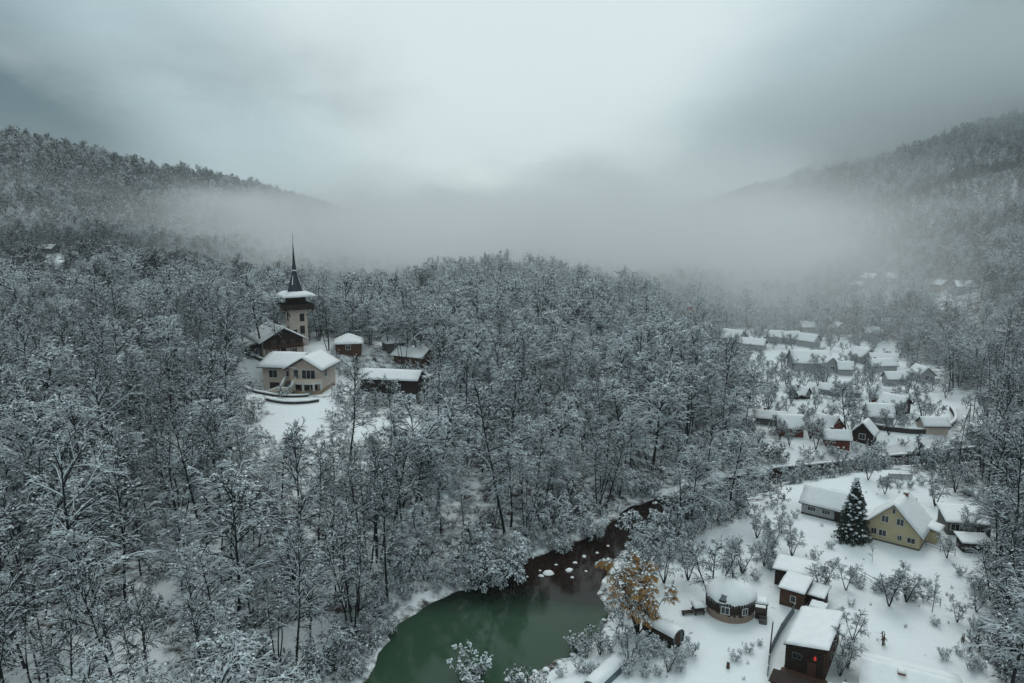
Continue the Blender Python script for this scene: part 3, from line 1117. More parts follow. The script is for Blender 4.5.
# far roofs on the left and in the valley
FAR = [  # px, py(base), w, l, eave, peak, rot, wall, label
    (56, 270, 11, 19, 3.0, 5.5, 70, 'grey', 'long snowy roof in mist on the upper left slope'),
    (30, 262, 9, 12, 3.0, 5.0, 75, 'grey', 'dim snowy roof furthest left on the misty slope'),
    (49, 252, 8, 12, 2.6, 4.6, 80, 'grey', 'small misty roof above the long roof on the left slope'),
    (700, 334, 8, 10, 2.8, 5.2, 70, 'pale', 'snowy roof just right of the red-topped tower house'),
    (711, 338, 7, 9, 2.8, 5.0, 40, 'pale', 'second snowy roof right of the red-topped tower house'),
    (733, 344, 9, 11, 3.0, 6.0, 20, 'pale', 'white gabled roof in the wood left of the large white hall'),
    (752, 349, 7, 13, 2.6, 4.2, 85, 'pale', 'long low snowy roof left of the large white hall'),
    (773, 342, 6, 9, 2.8, 4.8, 85, 'pale', 'left of two small roofs behind the large white hall'),
    (790, 343, 6, 9, 2.8, 4.8, 85, 'pale', 'right of two small roofs behind the large white hall'),
    (808, 346, 7, 10, 2.8, 5.0, 80, 'pale', 'small snowy house at the back right of the large hall'),
    (809, 368, 13, 17, 3.0, 6.4, 82, 'pale', 'large white hall with the biggest snow roof of the village'),
    (832, 371, 6, 7, 2.6, 5.0, 30, 'pale', 'snowy gable adjoining the large hall on the right'),
    (844, 374, 5, 6, 2.4, 4.2, 60, 'pale', 'small shed right of the large hall'),
    (862, 362, 7, 8, 2.8, 5.2, 45, 'pale', 'pointed snow roof at the foot of the right mountain'),
    (882, 366, 6, 11, 2.8, 4.4, 85, 'dark', 'long dark-walled house at the foot of the right mountain'),
    (880, 371, 6, 12, 2.6, 4.2, 85, 'pale', 'lower snowy shed below the dark-walled mountain-foot house'),
    (921, 380, 6, 9, 2.6, 4.6, 40, 'pale', 'snow-covered mound-like roof at the wood edge above the road'),
    (894, 384, 5, 8, 2.4, 3.8, 88, 'pale', 'low snow roof in the trees above the red-roofed house'),
    (795, 398, 3.2, 4, 1.8, 3.2, 10, 'dark', 'left of the two tiny dark garden huts in the village'),
    (803, 398, 3.2, 4, 1.8, 3.2, 10, 'dark', 'right of the two tiny dark garden huts in the village'),
    (840, 396, 4, 15, 2.2, 3.2, 87, 'pale', 'long thin snowy shed behind the open village field'),
    (770, 424, 4.5, 9.5, 2.2, 3.2, 80, 'grey', 'low grey shed at the left end of the lower village'),
    (789, 434, 6, 7.5, 2.6, 4.8, 70, 'red', 'red-walled house left of the big bare village tree'),
    (825, 435, 6, 8, 2.8, 5.0, 70, 'red', 'brick-red house just left of the big bare village tree'),
    (836, 445, 4, 7, 2.2, 3.4, 78, 'red', 'small red shed under the big bare village tree'),
    (864, 440, 5.5, 6.5, 2.4, 4.6, 15, 'dark', 'dark house with black gable right of the big bare tree'),
    (878, 424, 6.5, 7.5, 3.0, 5.4, 55, 'pale', 'white house with pale front wall in the lower village'),
    (894, 412, 7, 8, 2.8, 4.8, 65, 'dark', 'brown house with wide snow roof beside the orchard crown'),
    (881, 403, 5, 6, 2.4, 4.6, 65, 'red', 'house with bare red tiles showing on its roof'),
    (932, 432, 4.5, 7.5, 2.4, 3.6, 75, 'cream', 'garage with pale front by the road bend'),
    (938, 290, 9, 12, 3, 5, 60, 'cream', 'lone house high on the right mountainside'),
    (962, 292, 8, 9, 3, 5, 80, 'pale', 'house beside the lone house high on the right mountainside'),
    (870, 282, 9, 11, 3, 5, 80, 'pale', 'snowy roof in the upper wood left of the mountainside houses'),
    (891, 283, 8, 9, 3, 5.5, 30, 'pale', 'pointed snowy roof beside a clearing on the right mountainside'),
    (858, 290, 7, 8, 3, 5, 60, 'pale', 'smallest roof among the trees of the right mountainside'),
    (835, 325, 7, 8, 3, 5, 60, 'pale', 'isolated small roof in the wood above the village'),
    (806, 332, 7, 8, 3, 5, 80, 'pale', 'snowy roof at the wood edge above the hall'),
    (838, 333, 6, 9, 3, 5, 40, 'pale', 'lower isolated roof in the wood above the village'),
    (872, 338, 6, 9, 3, 4.6, 80, 'pale', 'twin snowy roof in the wood right above the village'),
    (1005, 338, 8, 16, 3, 4.6, 80, 'pale', 'broad snowy roof in the dark wood at the right edge'),
]
SIGHT = [(q[0] - 10, q[0] + 10, q[1] - 9, q[1] + 2, W(q[0], q[1])[1] - 3, .8) for q in FAR] + [(240, 338, 236, 402, 178, 1.01), (332, 445, 326, 372, 203, .97), (345, 445, 365, 398, 180, 1.01), (745, 940, 342, 452, 250, .85), (480, 610, 540, 640, 105, .9), (250, 335, 402, 440, 160, .9), (40, 75, 255, 268, 400, .6),
         (940, 1000, 500, 560, 105, .9), (675, 700, 310, 332, 330, .8)]


def sight_ok(x, y, z, h, rr):
    u, v0 = proj(x, y, z)
    _, v1 = proj(x, y, z + h)
    ok = np.ones(x.shape, bool)
    for (a, b, t0, t1, far_y, pr) in SIGHT:
        hit = (u > a - 8) & (u < b + 8) & (v1 < t1) & (v0 > t0) & (y < far_y)
        ok &= ~(hit & (rr < pr))
    return ok


def plant_forest():
    # near and mid wood
    x, y, rg = jitter_points(-190, 215, 55, 215, 4.9, 5)
    d = tree_density(x, y)
    patch = 0.78 + 0.5 * fbm(x / 22, y / 22, 91, 2)
    keep = rg.random(x.size) < d * patch
    x, y = x[keep], y[keep]
    z = H(x, y)
    ok = in_view(x, y, z, 120, -40, 820) & sight_ok(x, y, z, 15, rg.random(x.size))
    x, y, z = x[ok], y[ok], z[ok]
    dist = np.hypot(x, y)
    u, v = proj(x, y, z + 7)
    inside = (u > 5) & (u < 1019) & (v < 690)
    order = np.argsort(np.where(inside, dist, 1e6))
    near = order[:FOREST_N]
    rest = order[FOREST_N:]
    r = random.Random(99)
    sd = poly_dist(x, y, RIVER, True)
    for i in near:
        k = r.choices(['tall', 'broad', 'multi', 'feather'], [5, 1.6, 3, 2.2 if x[i] < -20 else 9])[0]
        s = min(1.3, max(.5, r.lognormvariate(-.1, .23)))
        if sd[i] < 7:
            k = r.choices(['willow', 'multi', 'tall'], [6, 2, 1])[0]
            s = r.uniform(.75, 1.15)
        pu, pv = proj(x[i], y[i], z[i])
        zn = zone(float(pu), float(pv))
        look = {'tall': 'tall slender snowy bare tree', 'broad': 'broad snowy bare tree', 'feather': 'feathery tree thickly coated with white snow',
                'multi': 'snowy bare tree with several leaning stems', 'willow': 'low arching willow bowed with snow'}[k]
        place_tree({'willow': 'willow_tree'}.get(k, 'bare_tree'), k, x[i], y[i], s, r.uniform(0, 6.28), look + ' ' + zn, 'tree',
                   {'tall': 'tall slender trees ', 'broad': 'broad trees ', 'feather': 'white feathery trees ', 'multi': 'many-stemmed trees ', 'willow': 'bowed willows '}[k] + zn,
                   zs=r.uniform(.9, 1.18), tilt=(r.gauss(0, .05), r.gauss(0, .05)))
    # remaining trees of the near wood share the same shapes, joined trunk and crown
    ms = []
    for k in ('tall', 'broad', 'multi', 'feather'):
        for tm, cm, h in PROTO[k]:
            a = bpy.data.meshes.new('joined_' + k)
            Vt = np.empty(len(tm.vertices) * 3)
            tm.vertices.foreach_get('co', Vt)
            Vc = np.empty(len(cm.vertices) * 3)
            cm.vertices.foreach_get('co', Vc)
            def faces(m):
                out = []
                for p in m.polygons:
                    q = list(p.vertices)
                    out.append(q if len(q) == 4 else q + [q[2]])
                return out
            mi = np.empty(len(cm.polygons), np.int32)
            cm.polygons.foreach_get('material_index', mi)
            ms.append(quad_mesh('joined_' + k, [(Vt, faces(tm), 2), (Vc, faces(cm), mi)], [TWIG, TSNOW, BARK]))
    n = len(rest)
    rr = np.stack([rg.normal(0, .05, n), rg.normal(0, .05, n), rg.uniform(0, 6.28, n)], -1)
    w = np.array([5 / 5.] * 5 + [3 / 4.] * 4 + [3 / 4.] * 4 + [0.] * 3)
    pick = rg.choice(len(ms), n, p=w / w.sum())
    white = rg.random(n) < .2 + .6 * sst(-45, 5, x[rest]) * (1 - sst(70, 110, x[rest]))
    pick = np.where(white, 13 + rg.integers(0, 3, n), pick)
    gn_scatter('forest', 'snow-covered bare wood filling the middle distance', ms, np.stack([x[rest], y[rest], z[rest] - .12], -1), rr,
               np.clip(rg.lognormal(-.1, .23, n), .5, 1.3), pick, rg.uniform(.9, 1.15, n))
    # middle distance and mountainsides, one mass
    mid = [make_mass('mid', i, c) for c in (.70, .26) for i in range(5)]
    far = [make_mass('far', 50 + i, c) for c in (.62, .30) for i in range(5)]
    P, RR, SS, II = [], [], [], []
    for (y0, y1, cell, far_) in ((215, 420, 5.0, False), (420, 620, 5.6, False), (620, 1250, 6.4, True), (1250, 2000, 9.0, True)):
        xm = y1 * .80
        x, y, rg = jitter_points(-xm, xm, y0, y1, cell, int(y0))
        k = np.abs(x) < .78 * y + 20
        x, y = x[k], y[k]
        d = tree_density(x, y) * (0.88 + .5 * fbm(x / 40, y / 40, 17, 3) + .3 * sst(100, 200, x))
        k = rg.random(x.size) < d
        x, y = x[k], y[k]
        z = H(x, y)
        k = in_view(x, y, z + 10, 60, -30, 760) & sight_ok(x, y, z, 13, rg.random(x.size))
        x, y, z = x[k], y[k], z[k]
        n = len(x)
        P.append(np.stack([x, y, z - .2], -1))
        RR.append(np.stack([rg.normal(0, .04, n), rg.normal(0, .04, n), rg.uniform(0, 6.28, n)], -1))
        SS.append(np.clip(rg.lognormal(-.12, .24, n), .5, 1.5) * (1.0 if not far_ else 1.0 + .10 * (cell - 6.4)) * (1 - .24 * sst(90, 190, x) * (1 - sst(700, 1100, y))) * (1 - .15 * sst(330, 480, y) * (1 - sst(650, 800, y))))
        # how much snow the crowns hold: patches, most on the low central hill, least on the side slopes
        snowy = .52 + .9 * fbm(x / 70, y / 70, 57, 3) - .35 * sst(60, 260, np.abs(x - .05 * y)) * (1 - .5 * sst(900, 1400, y)) + .45 * (1 - sst(60, 220, np.abs(x)))
        II.append(rg.integers(0, 5, n) + np.where(rg.random(n) < snowy, 0, 5) + (10 if far_ else 0))
    P, RR, SS, II = np.concatenate(P), np.concatenate(RR), np.concatenate(SS), np.concatenate(II)
    gn_scatter('mountain_forest', 'frosted forest covering the far hills and both mountainsides', mid + far, P, RR, SS, II)
    print('trees', len(near), len(rest), len(P))
    # undergrowth
    x, y, rg = jitter_points(-150, 170, 58, 200, 3.4, 8)
    d = tree_density(x, y)
    sd = poly_dist(x, y, RIVER, True)
    d = np.maximum(d * .75, (1 - sst(1.0, 3.5, np.abs(sd - 2.0))) * .85 * sst(.2, .8, sd))
    k = rg.random(x.size) < d
    x, y = x[k], y[k]
    z = H(x, y)
    k = in_view(x, y, z + 1, 40, 200, 740)
    x, y, z = x[k], y[k], z[k]
    n = len(x)
    br = [make_mass('brush', 80 + i, .3) for i in range(5)]
    gn_scatter('undergrowth', 'tangled snowy brush on the forest floor and river banks', br, np.stack([x, y, z - .1], -1),
               np.stack([np.zeros(n), np.zeros(n), rg.uniform(0, 6.28, n)], -1), rg.uniform(.5, 1.25, n), rg.integers(0, 5, n))['category'] = 'undergrowth'


plant_forest()


def plant_thicket():
    # dark brushy bank along the wall below the village and the wood edge on the right
    x, y, rg = jitter_points(40, 150, 70, 200, 1.9, 31)
    z = H(x, y)
    u, v = proj(x, y, z)
    sd = poly_dist(x, y, RIVER, True)
    d = np.maximum((1 - sst(1.5, 6, poly_dist(x, y, TERR, False))) * .8, .75 * sst(985, 1015, u + 14 * fbm(x / 6, y / 6, 5, 2)) * sst(445, 480, v))
    d = d * sst(.5, 1.2, sd) * sst(3.0, 4.5, poly_dist(x, y, ROAD, False))
    k = (rg.random(x.size) < d) & (u < 1090) & (v < 720)
    x, y, z = x[k], y[k], z[k]
    n = len(x)
    br = [make_mass('brush', 180 + i, .22) for i in range(5)]
    gn_scatter('thicket', 'dark thorny thicket along the river wall and the right wood edge', br, np.stack([x, y, z - .1], -1),
               np.stack([np.zeros(n), np.zeros(n), rg.uniform(0, 6.28, n)], -1), rg.uniform(.7, 1.5, n), rg.integers(0, 5, n))['category'] = 'thicket'


plant_thicket()

# ------------------------------------------------------------------ hill houses on the left
def snow_disc(mb, r, z, th, n=28, seed=1, lip=.0):
    rg = random.Random(seed)
    mb.lathe([(r, z), (r * 1.0, z + th * .5), (r * .92, z + th * .9), (r * .5, z + th)], n)


def build_tower():
    x, y = -62.3, 209.5
    zb = hz(x, y)
    t = thing('church_tower', 'cream tower with dark balcony and tall slate spire above the lodge', 'tower', (x, y, zb), R(32))
    zz = lambda zw: zw - zb
    MB().box(-2.45, -2.45, -1.5, 2.45, 2.45, zz(26.6)).build('shaft', CREAM, t)
    for (u, z, w, h) in ((0.9, zz(23.2), 1.1, 2.0), (0.9, zz(19.6), 1.1, 2.1), (-1.2, zz(19.0), .9, 1.7)):
        window(t, u, -2.46, z, w, h, -R(90), 2, DARKWOOD)
    for (u, z, w, h) in ((0, zz(23.2), 1.1, 2.0), (0, zz(19.6), 1.1, 2.0)):
        window(t, 2.46, u, z, w, h, 0, 2, DARKWOOD)
        window(t, -2.46, u, z, w, h, R(180), 2, DARKWOOD)
    # balcony
    b = MB()
    b.box(-4.2, -4.2, zz(26.6), 4.2, 4.2, zz(26.9))
    bal = b.build('balcony', DARKWOOD, t)
    rl = MB()
    for s in (-1, 1):
        rl.box(-4.2, s * 4.15 - .06, zz(26.9), 4.2, s * 4.15 + .06, zz(28.1))
        rl.box(s * 4.15 - .06, -4.08, zz(26.9), s * 4.15 + .06, 4.08, zz(28.1))
    rl.build('railing', DARKWOOD, bal)
    for s1 in (-1, 1):
        for s2 in (-1, 1):
            MB().bar((s1 * 2.3, s2 * 2.3, zz(24.6)), (s1 * 4.0, s2 * 4.0, zz(26.6)), .14).build('bracket', DARKWOOD, bal)
    MB().box(-2.3, -2.3, zz(26.9), 2.3, 2.3, zz(30.3)).build('belfry', DARKWOOD, t)
    for s1 in (-1, 1):
        for s2 in (-1, 1):
            MB().bar((s1 * 3.9, s2 * 3.9, zz(28.1)), (s1 * 3.9, s2 * 3.9, zz(30.2)), .10).build('post', DARKWOOD, t)
    # wide skirt roof under snow
    sk = MB()
    n = 8
    sk.add([(-4.6, -4.6, zz(30.25)), (4.6, -4.6, zz(30.25)), (4.6, 4.6, zz(30.25)), (-4.6, 4.6, zz(30.25)),
            (-2.4, -2.4, zz(31.4)), (2.4, -2.4, zz(31.4)), (2.4, 2.4, zz(31.4)), (-2.4, 2.4, zz(31.4))],
           [(3, 2, 1, 0), (0, 1, 5, 4), (1, 2, 6, 5), (2, 3, 7, 6), (3, 0, 4, 7), (4, 5, 6, 7)])
    ro = sk.build('skirt_roof', SLATE, t)
    for k in range(4):
        a = [(-4.7, -4.7, zz(30.27)), (4.7, -4.7, zz(30.27)), (2.3, -2.3, zz(31.5)), (-2.3, -2.3, zz(31.5))]
        M = Matrix.Rotation(k * math.pi / 2, 3, 'Z')
        v, f = snow_slab([M @ Vector(p) for p in a], .42, 40 + k, 12, 4, .2)
        MB().add(v, f).build('snow_cover', SNOW, ro, smooth=True)
    # bell-cast spire
    prof = [(2.35, zz(31.2)), (2.0, zz(32.3)), (1.45, zz(34.2)), (.95, zz(36.0)), (.62, zz(37.4))]
    sp = MB().lathe(prof, 8).build('spire', SLATE, t)
    MB().lathe([(.8, zz(37.4)), (.85, zz(37.55)), (.7, zz(37.75))], 8).build('collar', TRIM, sp)
    MB().lathe([(.62, zz(37.7)), (.40, zz(40.0)), (.20, zz(43.0)), (.06, zz(45.6))], 8).build('needle', SLATE, sp)
    MB().bar((0, 0, zz(45.5)), (0, 0, zz(48.0)), .05).build('finial', METAL, sp)
    for k in range(3):
        a = k * 2.1 + 4
        MB().bar((1.6 * math.cos(a), 1.6 * math.sin(a), zz(33.6)), (.9 * math.cos(a), .9 * math.sin(a), zz(36.2)), .16, r2=.06).build('snow_streak', SNOW, sp)


build_tower()


def build_lodge():
    x, y = -65.8, 201.5
    z = hz(x, y)
    t = gable_house('alpine_lodge', 'dark wooden alpine lodge with snowy gable roof in front of the spired tower', 'lodge', x, y, z, R(34), 10.8, 12.5, 4.6, 7.6,
                    CREAM, DARKWOOD, 1.3, .40, 11,
                    wins=[('l', -3.0, 2.0, 1.1, 1.4), ('l', 0.4, 2.0, 1.1, 1.4), ('l', 3.4, 2.0, 1.1, 1.4), ('f', -3, .5, 1.3, 1.3), ('f', 3, .5, 1.3, 1.3)],
                    doors=[('f', 0, .02, 1.3, 2.0)], gable=(DARKWOOD, 2.35), base=(TAN, .5), chimney=(1.6, 2.0, 1.1))
    bal = MB().box(-5.1, -7.7, 2.3, 5.1, -6.33, 2.5).build('balcony', DARKWOOD, t)
    rl = MB().box(-5.1, -7.7, 3.25, 5.1, -7.6, 3.38)
    for i in range(24):
        u = -5.05 + i * .44
        rl.box(u, -7.69, 2.5, u + .24, -7.62, 3.25)
    rl.build('railing', BROWNWOOD, bal)
    for u in (-4.9, -1.6, 1.6, 4.9):
        MB().bar((u, -7.6, 0), (u, -7.6, 2.3), .11).build('post', DARKWOOD, bal)
    for u in (-2.6, 0, 2.6):
        window(t, u, -6.31, 2.75, 1.2, 1.5, -R(90), 2, REDWOOD)
    # lower wing roof at the back left, two snow steps
    w = MB()
    w.prism([(-8.2, -1.2), (-5.25, -1.2), (-5.25, 3.6), (-8.2, 2.9)], -2.5, 7.5)
    w.build('wing', DARKWOOD, t)
    v, f = snow_slab([(-9.0, -3.0, 2.95), (-5.6, -3.0, 3.85), (-5.6, 8.0, 3.85), (-9.0, 8.0, 2.95)], .38, 5, 8, 8)
    MB().add(v, f).build('snow_cover', SNOW, t, smooth=True)
    c = MB()
    c.box(1.2, 6.5, -1, 5.0, 10, 5.4)
    c.build('annex', CREAM, t)
    v, f = snow_slab([(.8, 6.3, 5.42), (5.4, 6.3, 5.42), (5.4, 10.5, 6.1), (.8, 10.5, 6.1)], .38, 6, 6, 6)
    MB().add(v, f).build('snow_cover', SNOW, t, smooth=True)


build_lodge()


def curved_wall(name, label, pts, h, m, th=.45, cat='wall', capm=SNOW, z_fix=None):
    t = thing(name, label, cat, (pts[0][0], pts[0][1], hz(*pts[0])))
    ox, oy, oz = t.location
    line = smooth_line(pts, 2)
    def band(z0, z1, w, nm, mm, par):
        v, f = [], []
        n = len(line)
        for i, (x, y) in enumerate(line):
            a, b = line[max(0, i - 1)], line[min(n - 1, i + 1)]
            d = Vector((b[0] - a[0], b[1] - a[1])).normalized()
            g = (z_fix if z_fix is not None else hz(x, y)) - oz
            for s, zz in ((-1, z0), (-1, z1), (1, z1), (1, z0)):
                v.append((x - oz * 0 - ox - d.y * s * w / 2, y - oy + d.x * s * w / 2, g + zz + (rnd.uniform(-.04, .04) if zz > 0 else 0)))
        for i in range(n - 1):
            for j in range(4):
                f.append((i * 4 + j, i * 4 + (j + 1) % 4, (i + 1) * 4 + (j + 1) % 4, (i + 1) * 4 + j))
        f += [(0, 1, 2, 3), ((n - 1) * 4 + 3, (n - 1) * 4 + 2, (n - 1) * 4 + 1, (n - 1) * 4)]
        link(nm, mesh_np(nm, v, f, [mm]), par)
    band(-.8, h, th, 'masonry', m, t)
    band(h + .004, h + .26, th + .14, 'snow_cap', capm, t)
    return t


PCREAM = mat('pale_cream_masonry', (0.66, 0.57, 0.46), .8, .1, 2)


def build_balcony_house():
    x, y = -54.5, 186.0
    z = hz(x, y)
    x -= 1.0
    t = thing('balcony_house', 'cream two-storey house with curved balcony and outdoor staircase below the lodge', 'house', (x, y, z), R(-8))
    t.scale = (1, 1, 1.27)
    # main block, ridge roughly left-right
    b = MB()
    b.box(-8.0, -3.6, -1.0, 3.0, 4.6, 5.2)
    # right wing with gable to the front
    b2 = MB()
    b2.prism([(-.2, -1.0), (8.0, -1.0), (8.0, 5.0), (3.9, 6.9), (-.2, 5.0)], -4.9, 5.0)
    b.build('wall', CREAM, t)
    b2.build('wing_wall', CREAM, t)
    MB().box(-.35, -5.0, -1.0, 8.15, 4.2, .75).build('plinth', TAN, t)
    # roofs
    r = MB()
    v0 = [(-9.0, -4.8, 4.75), (2.2, -4.8, 4.75), (2.2, .5, 7.1), (-7.0, .5, 7.1)]
    v1 = [(-9.0, 5.8, 4.75), (2.2, 5.8, 4.75)]
    r.add(v0 + [(a, b_, c + .15) for a, b_, c in v0], [(3, 2, 1, 0), (4, 5, 6, 7), (0, 1, 5, 4), (1, 2, 6, 5), (2, 3, 7, 6), (3, 0, 4, 7)])
    w0 = [(2.2, 5.8, 4.75), (-9.0, 5.8, 4.75), (-7.0, .52, 7.1), (2.2, .52, 7.1)]
    r.add(w0 + [(a, b_, c + .15) for a, b_, c in w0], [(3, 2, 1, 0), (4, 5, 6, 7), (0, 1, 5, 4), (1, 2, 6, 5), (2, 3, 7, 6), (3, 0, 4, 7)])
    for s in (-1, 1):
        poly = [(3.9, 7.0), (3.9 + s * 5.2, 4.6), (3.9 + s * 5.2, 4.78), (3.9, 7.2)]
        r.prism(poly if s > 0 else poly[::-1], -6.2, 5.8)
    ro = r.build('roof', DARKWOOD, t)
    for k, cs in enumerate(([(-9.1, -4.9, 4.92), (1.6, -4.9, 4.92), (2.4, .5, 7.27), (-7.0, .5, 7.27)],
                            [(2.4, .5, 7.27), (1.6, 5.9, 4.92), (-9.1, 5.9, 4.92), (-7.0, .5, 7.27)],
                            [(-1.35, -6.3, 4.78), (3.9, -6.3, 7.2), (3.9, 5.9, 7.2), (-1.35, 5.9, 4.78)],
                            [(3.9, -6.3, 7.2), (9.15, -6.3, 4.78), (9.15, 5.9, 4.78), (3.9, 5.9, 7.2)],
                            [(-9.1, 5.9, 4.92), (-9.1, -4.9, 4.92), (-7.0, .48, 7.27), (-7.0, .52, 7.27)])):
        v, f = snow_slab(cs, .38, 60 + k, 9, 7)
        MB().add(v, f).build('snow_cover', SNOW, ro, smooth=True)
    # openings
    window(t, -5.2, -3.61, 2.7, 2.2, 1.5, -R(90), 2, TRIM)
    window(t, -1.0, -3.61, 3.0, 1.2, 1.1, -R(90), 2, TRIM)
    window(t, -8.01, 0, 2.7, 1.6, 1.4, R(180), 2, TRIM)
    g = MB().box(-6.2, -3.68, -.2, -3.6, -3.61, 1.7).build('garage_door', DARKWOOD, t)
    MB().box(-3.0, -3.68, -.2, -1.1, -3.61, 1.9).build('garage_door', DARKWOOD, t)
    window(t, 1.6, -4.91, 3.0, 1.2, 1.6, -R(90), 1, TRIM)
    window(t, 4.9, -4.91, 2.9, 3.4, 1.7, -R(90), 3, TRIM)
    window(t, 8.01, -1.5, 2.9, 1.8, 1.6, 0, 2, TRIM)
    for u in (1.2, 3.4, 5.6):
        window(t, u + .7, -4.91, .85, 1.4, 1.5, -R(90), 1, DARKWOOD)
    # curved balcony on columns
    v, f, prof = [], [], []
    n = 14
    for i in range(n + 1):
        a = math.pi * (1 + i / n)
        prof.append((4.3 + 4.2 * math.cos(a), -4.9 + 2.3 * math.sin(a)))
    for (z0, z1, nm, m, k) in ((2.05, 2.4, 'balcony', TRIM, 1.0), (2.405, 3.05, 'parapet', PCREAM, 1.0), (-1.0, .7, 'terrace', TAN, 1.02)):
        mb = MB()
        vv = [(4.3 + (p[0] - 4.3) * k, p[1] * 1 if k == 1 else -4.9 + (p[1] + 4.9) * k, z0) for p in prof] + [(4.3 + (p[0] - 4.3) * k, -4.9 + (p[1] + 4.9) * k, z1) for p in prof]
        q = n + 1
        ff = [(i, i + 1, i + 1 + q, i + q) for i in range(n)]
        if nm != 'parapet':
            ff += [tuple(range(q - 1, -1, -1)), tuple(range(q, 2 * q))]
        else:
            vv += [(4.3 + (p[0] - 4.3) * .96, -4.9 + (p[1] + 4.9) * .93, z1) for p in prof] + [(4.3 + (p[0] - 4.3) * .96, -4.9 + (p[1] + 4.9) * .93, z0) for p in prof]
            for a_, b_ in ((1, 2), (2, 3)):
                ff += [(a_ * q + i, a_ * q + i + 1, b_ * q + i + 1, b_ * q + i) for i in range(n)]
        mb.add(vv, ff).build(nm, m, t)
    for i in (1, 4, 7, 10, 13):
        p = prof[i]
        MB().box(p[0] * .97 + .13 - .2, p[1] * .97 - .2, .7, p[0] * .97 + .13 + .2, p[1] * .97 + .2, 2.05).build('column', TRIM, t)
    # staircase: upper flight from landing by the balcony down to a middle landing, then left down
    st = link('staircase', None, t, (1.3, 0, 0))
    st.scale = (1.3, 1, 1)
    up = MB()
    for i in range(9):
        up.box(-1.9, -5.2 - i * .36, -1, .1, -4.84 - i * .36, 2.3 - i * .17)
    up.build('upper_flight', GREYWOOD, st)
    MB().box(-2.1, -9.6, -1, .3, -8.1, .75).build('landing', CREAM, st)
    lo = MB()
    for i in range(9):
        lo.box(-2.45 - i * .4, -9.6, -1, -2.1 - i * .4, -8.1, .6 - i * .17)
    lo.build('lower_flight', GREYWOOD, st)

    def rail(a, b, nm='balustrade'):
        a, b = Vector(a), Vector(b)
        d = b - a
        m = MB()
        h = Vector((0, 0, 1.05))
        w = Vector((-d.y, d.x, 0)).normalized() * .17
        v = [a - w, a + w, b + w, b - w]
        v += [p + h for p in v]
        m.add(v, [(3, 2, 1, 0), (4, 5, 6, 7), (0, 1, 5, 4), (1, 2, 6, 5), (2, 3, 7, 6), (3, 0, 4, 7)])
        o = m.build(nm, PCREAM, st)
        v = [a - w * 1.3 + h * 1.005, a + w * 1.3 + h * 1.005, b + w * 1.3 + h * 1.005, b - w * 1.3 + h * 1.005]
        sv, sf = snow_slab(v, .14, 3, 8, 2, .03)
        MB().add(sv, sf).build('snow_cap', SNOW, st, smooth=True)
    rail((-1.95, -4.9, 2.2), (-1.95, -8.0, .75))
    rail((.15, -4.9, 2.2), (.15, -8.0, .75))
    rail((.2, -8.0, .75), (.2, -9.7, .75))
    rail((.2, -9.7, .75), (-2.1, -9.7, .75))
    rail((-2.1, -9.7, .75), (-5.9, -9.7, -.9))
    rail((-2.1, -8.05, .75), (-5.9, -8.05, -.9))
    w = lambda u, v_: (x + u * math.cos(R(-8)) - v_ * math.sin(R(-8)), y + u * math.sin(R(-8)) + v_ * math.cos(R(-8)))
    curved_wall('retaining_wall', 'curved dark stone retaining wall directly below the outdoor staircase', [w(-10, -11.2), (w(-6, -13.2)), w(-1, -13.6), w(4, -12.2), w(6.5, -9.2)], .55, STONE)
    curved_wall('retaining_wall', 'lower curved dark stone retaining wall right of the snowy clearing', [w(0, -18.5), w(4, -18.6), w(8, -17), w(11, -13.5)], .6, STONE)


build_balcony_house()

zf = lambda px, py: P3(px, py)
WALLC = {'dark': DARKWOOD, 'brown': BROWNWOOD, 'red': REDWOOD, 'pale': PALEWALL, 'cream': CREAM, 'grey': GREYWOOD}


def hip_house(name, label, cat, x, y, z, rotz, w, l, eave, peak, wall, over=.7, th=.35, seed=1, group=None):
    t = thing(name, label, cat, (x, y, z), rotz, group)
    hw, hl = w / 2, l / 2
    MB().box(-hw, -hl, -1, hw, hl, eave).build('wall', wall, t)
    a, b = hw + over, hl + over
    rr = max(0, hl - hw) + .05
    P = [(-a, -b, eave), (a, -b, eave), (a, b, eave), (-a, b, eave), (0, -rr, peak), (0, rr, peak)]
    ro = MB().add(P, [(3, 2, 1, 0), (0, 1, 4), (1, 2, 5, 4), (2, 3, 5), (3, 0, 4, 5)]).build('roof', DARKWOOD, t)
    e = .03
    for k, cs in enumerate(([P[0], P[1], P[4], P[4]], [P[1], P[2], P[5], P[4]], [P[2], P[3], P[5], P[5]], [P[3], P[0], P[4], P[5]])):
        v, f = snow_slab([Vector(p) + Vector((0, 0, e)) for p in cs], th, seed + k, 6, 5)
        MB().add(v, f).build('snow_cover', SNOW, ro, smooth=True)
    window(t, 0, -hl - .005, .9, 1.2, 1.2, -R(90), 2, TRIM)
    return t


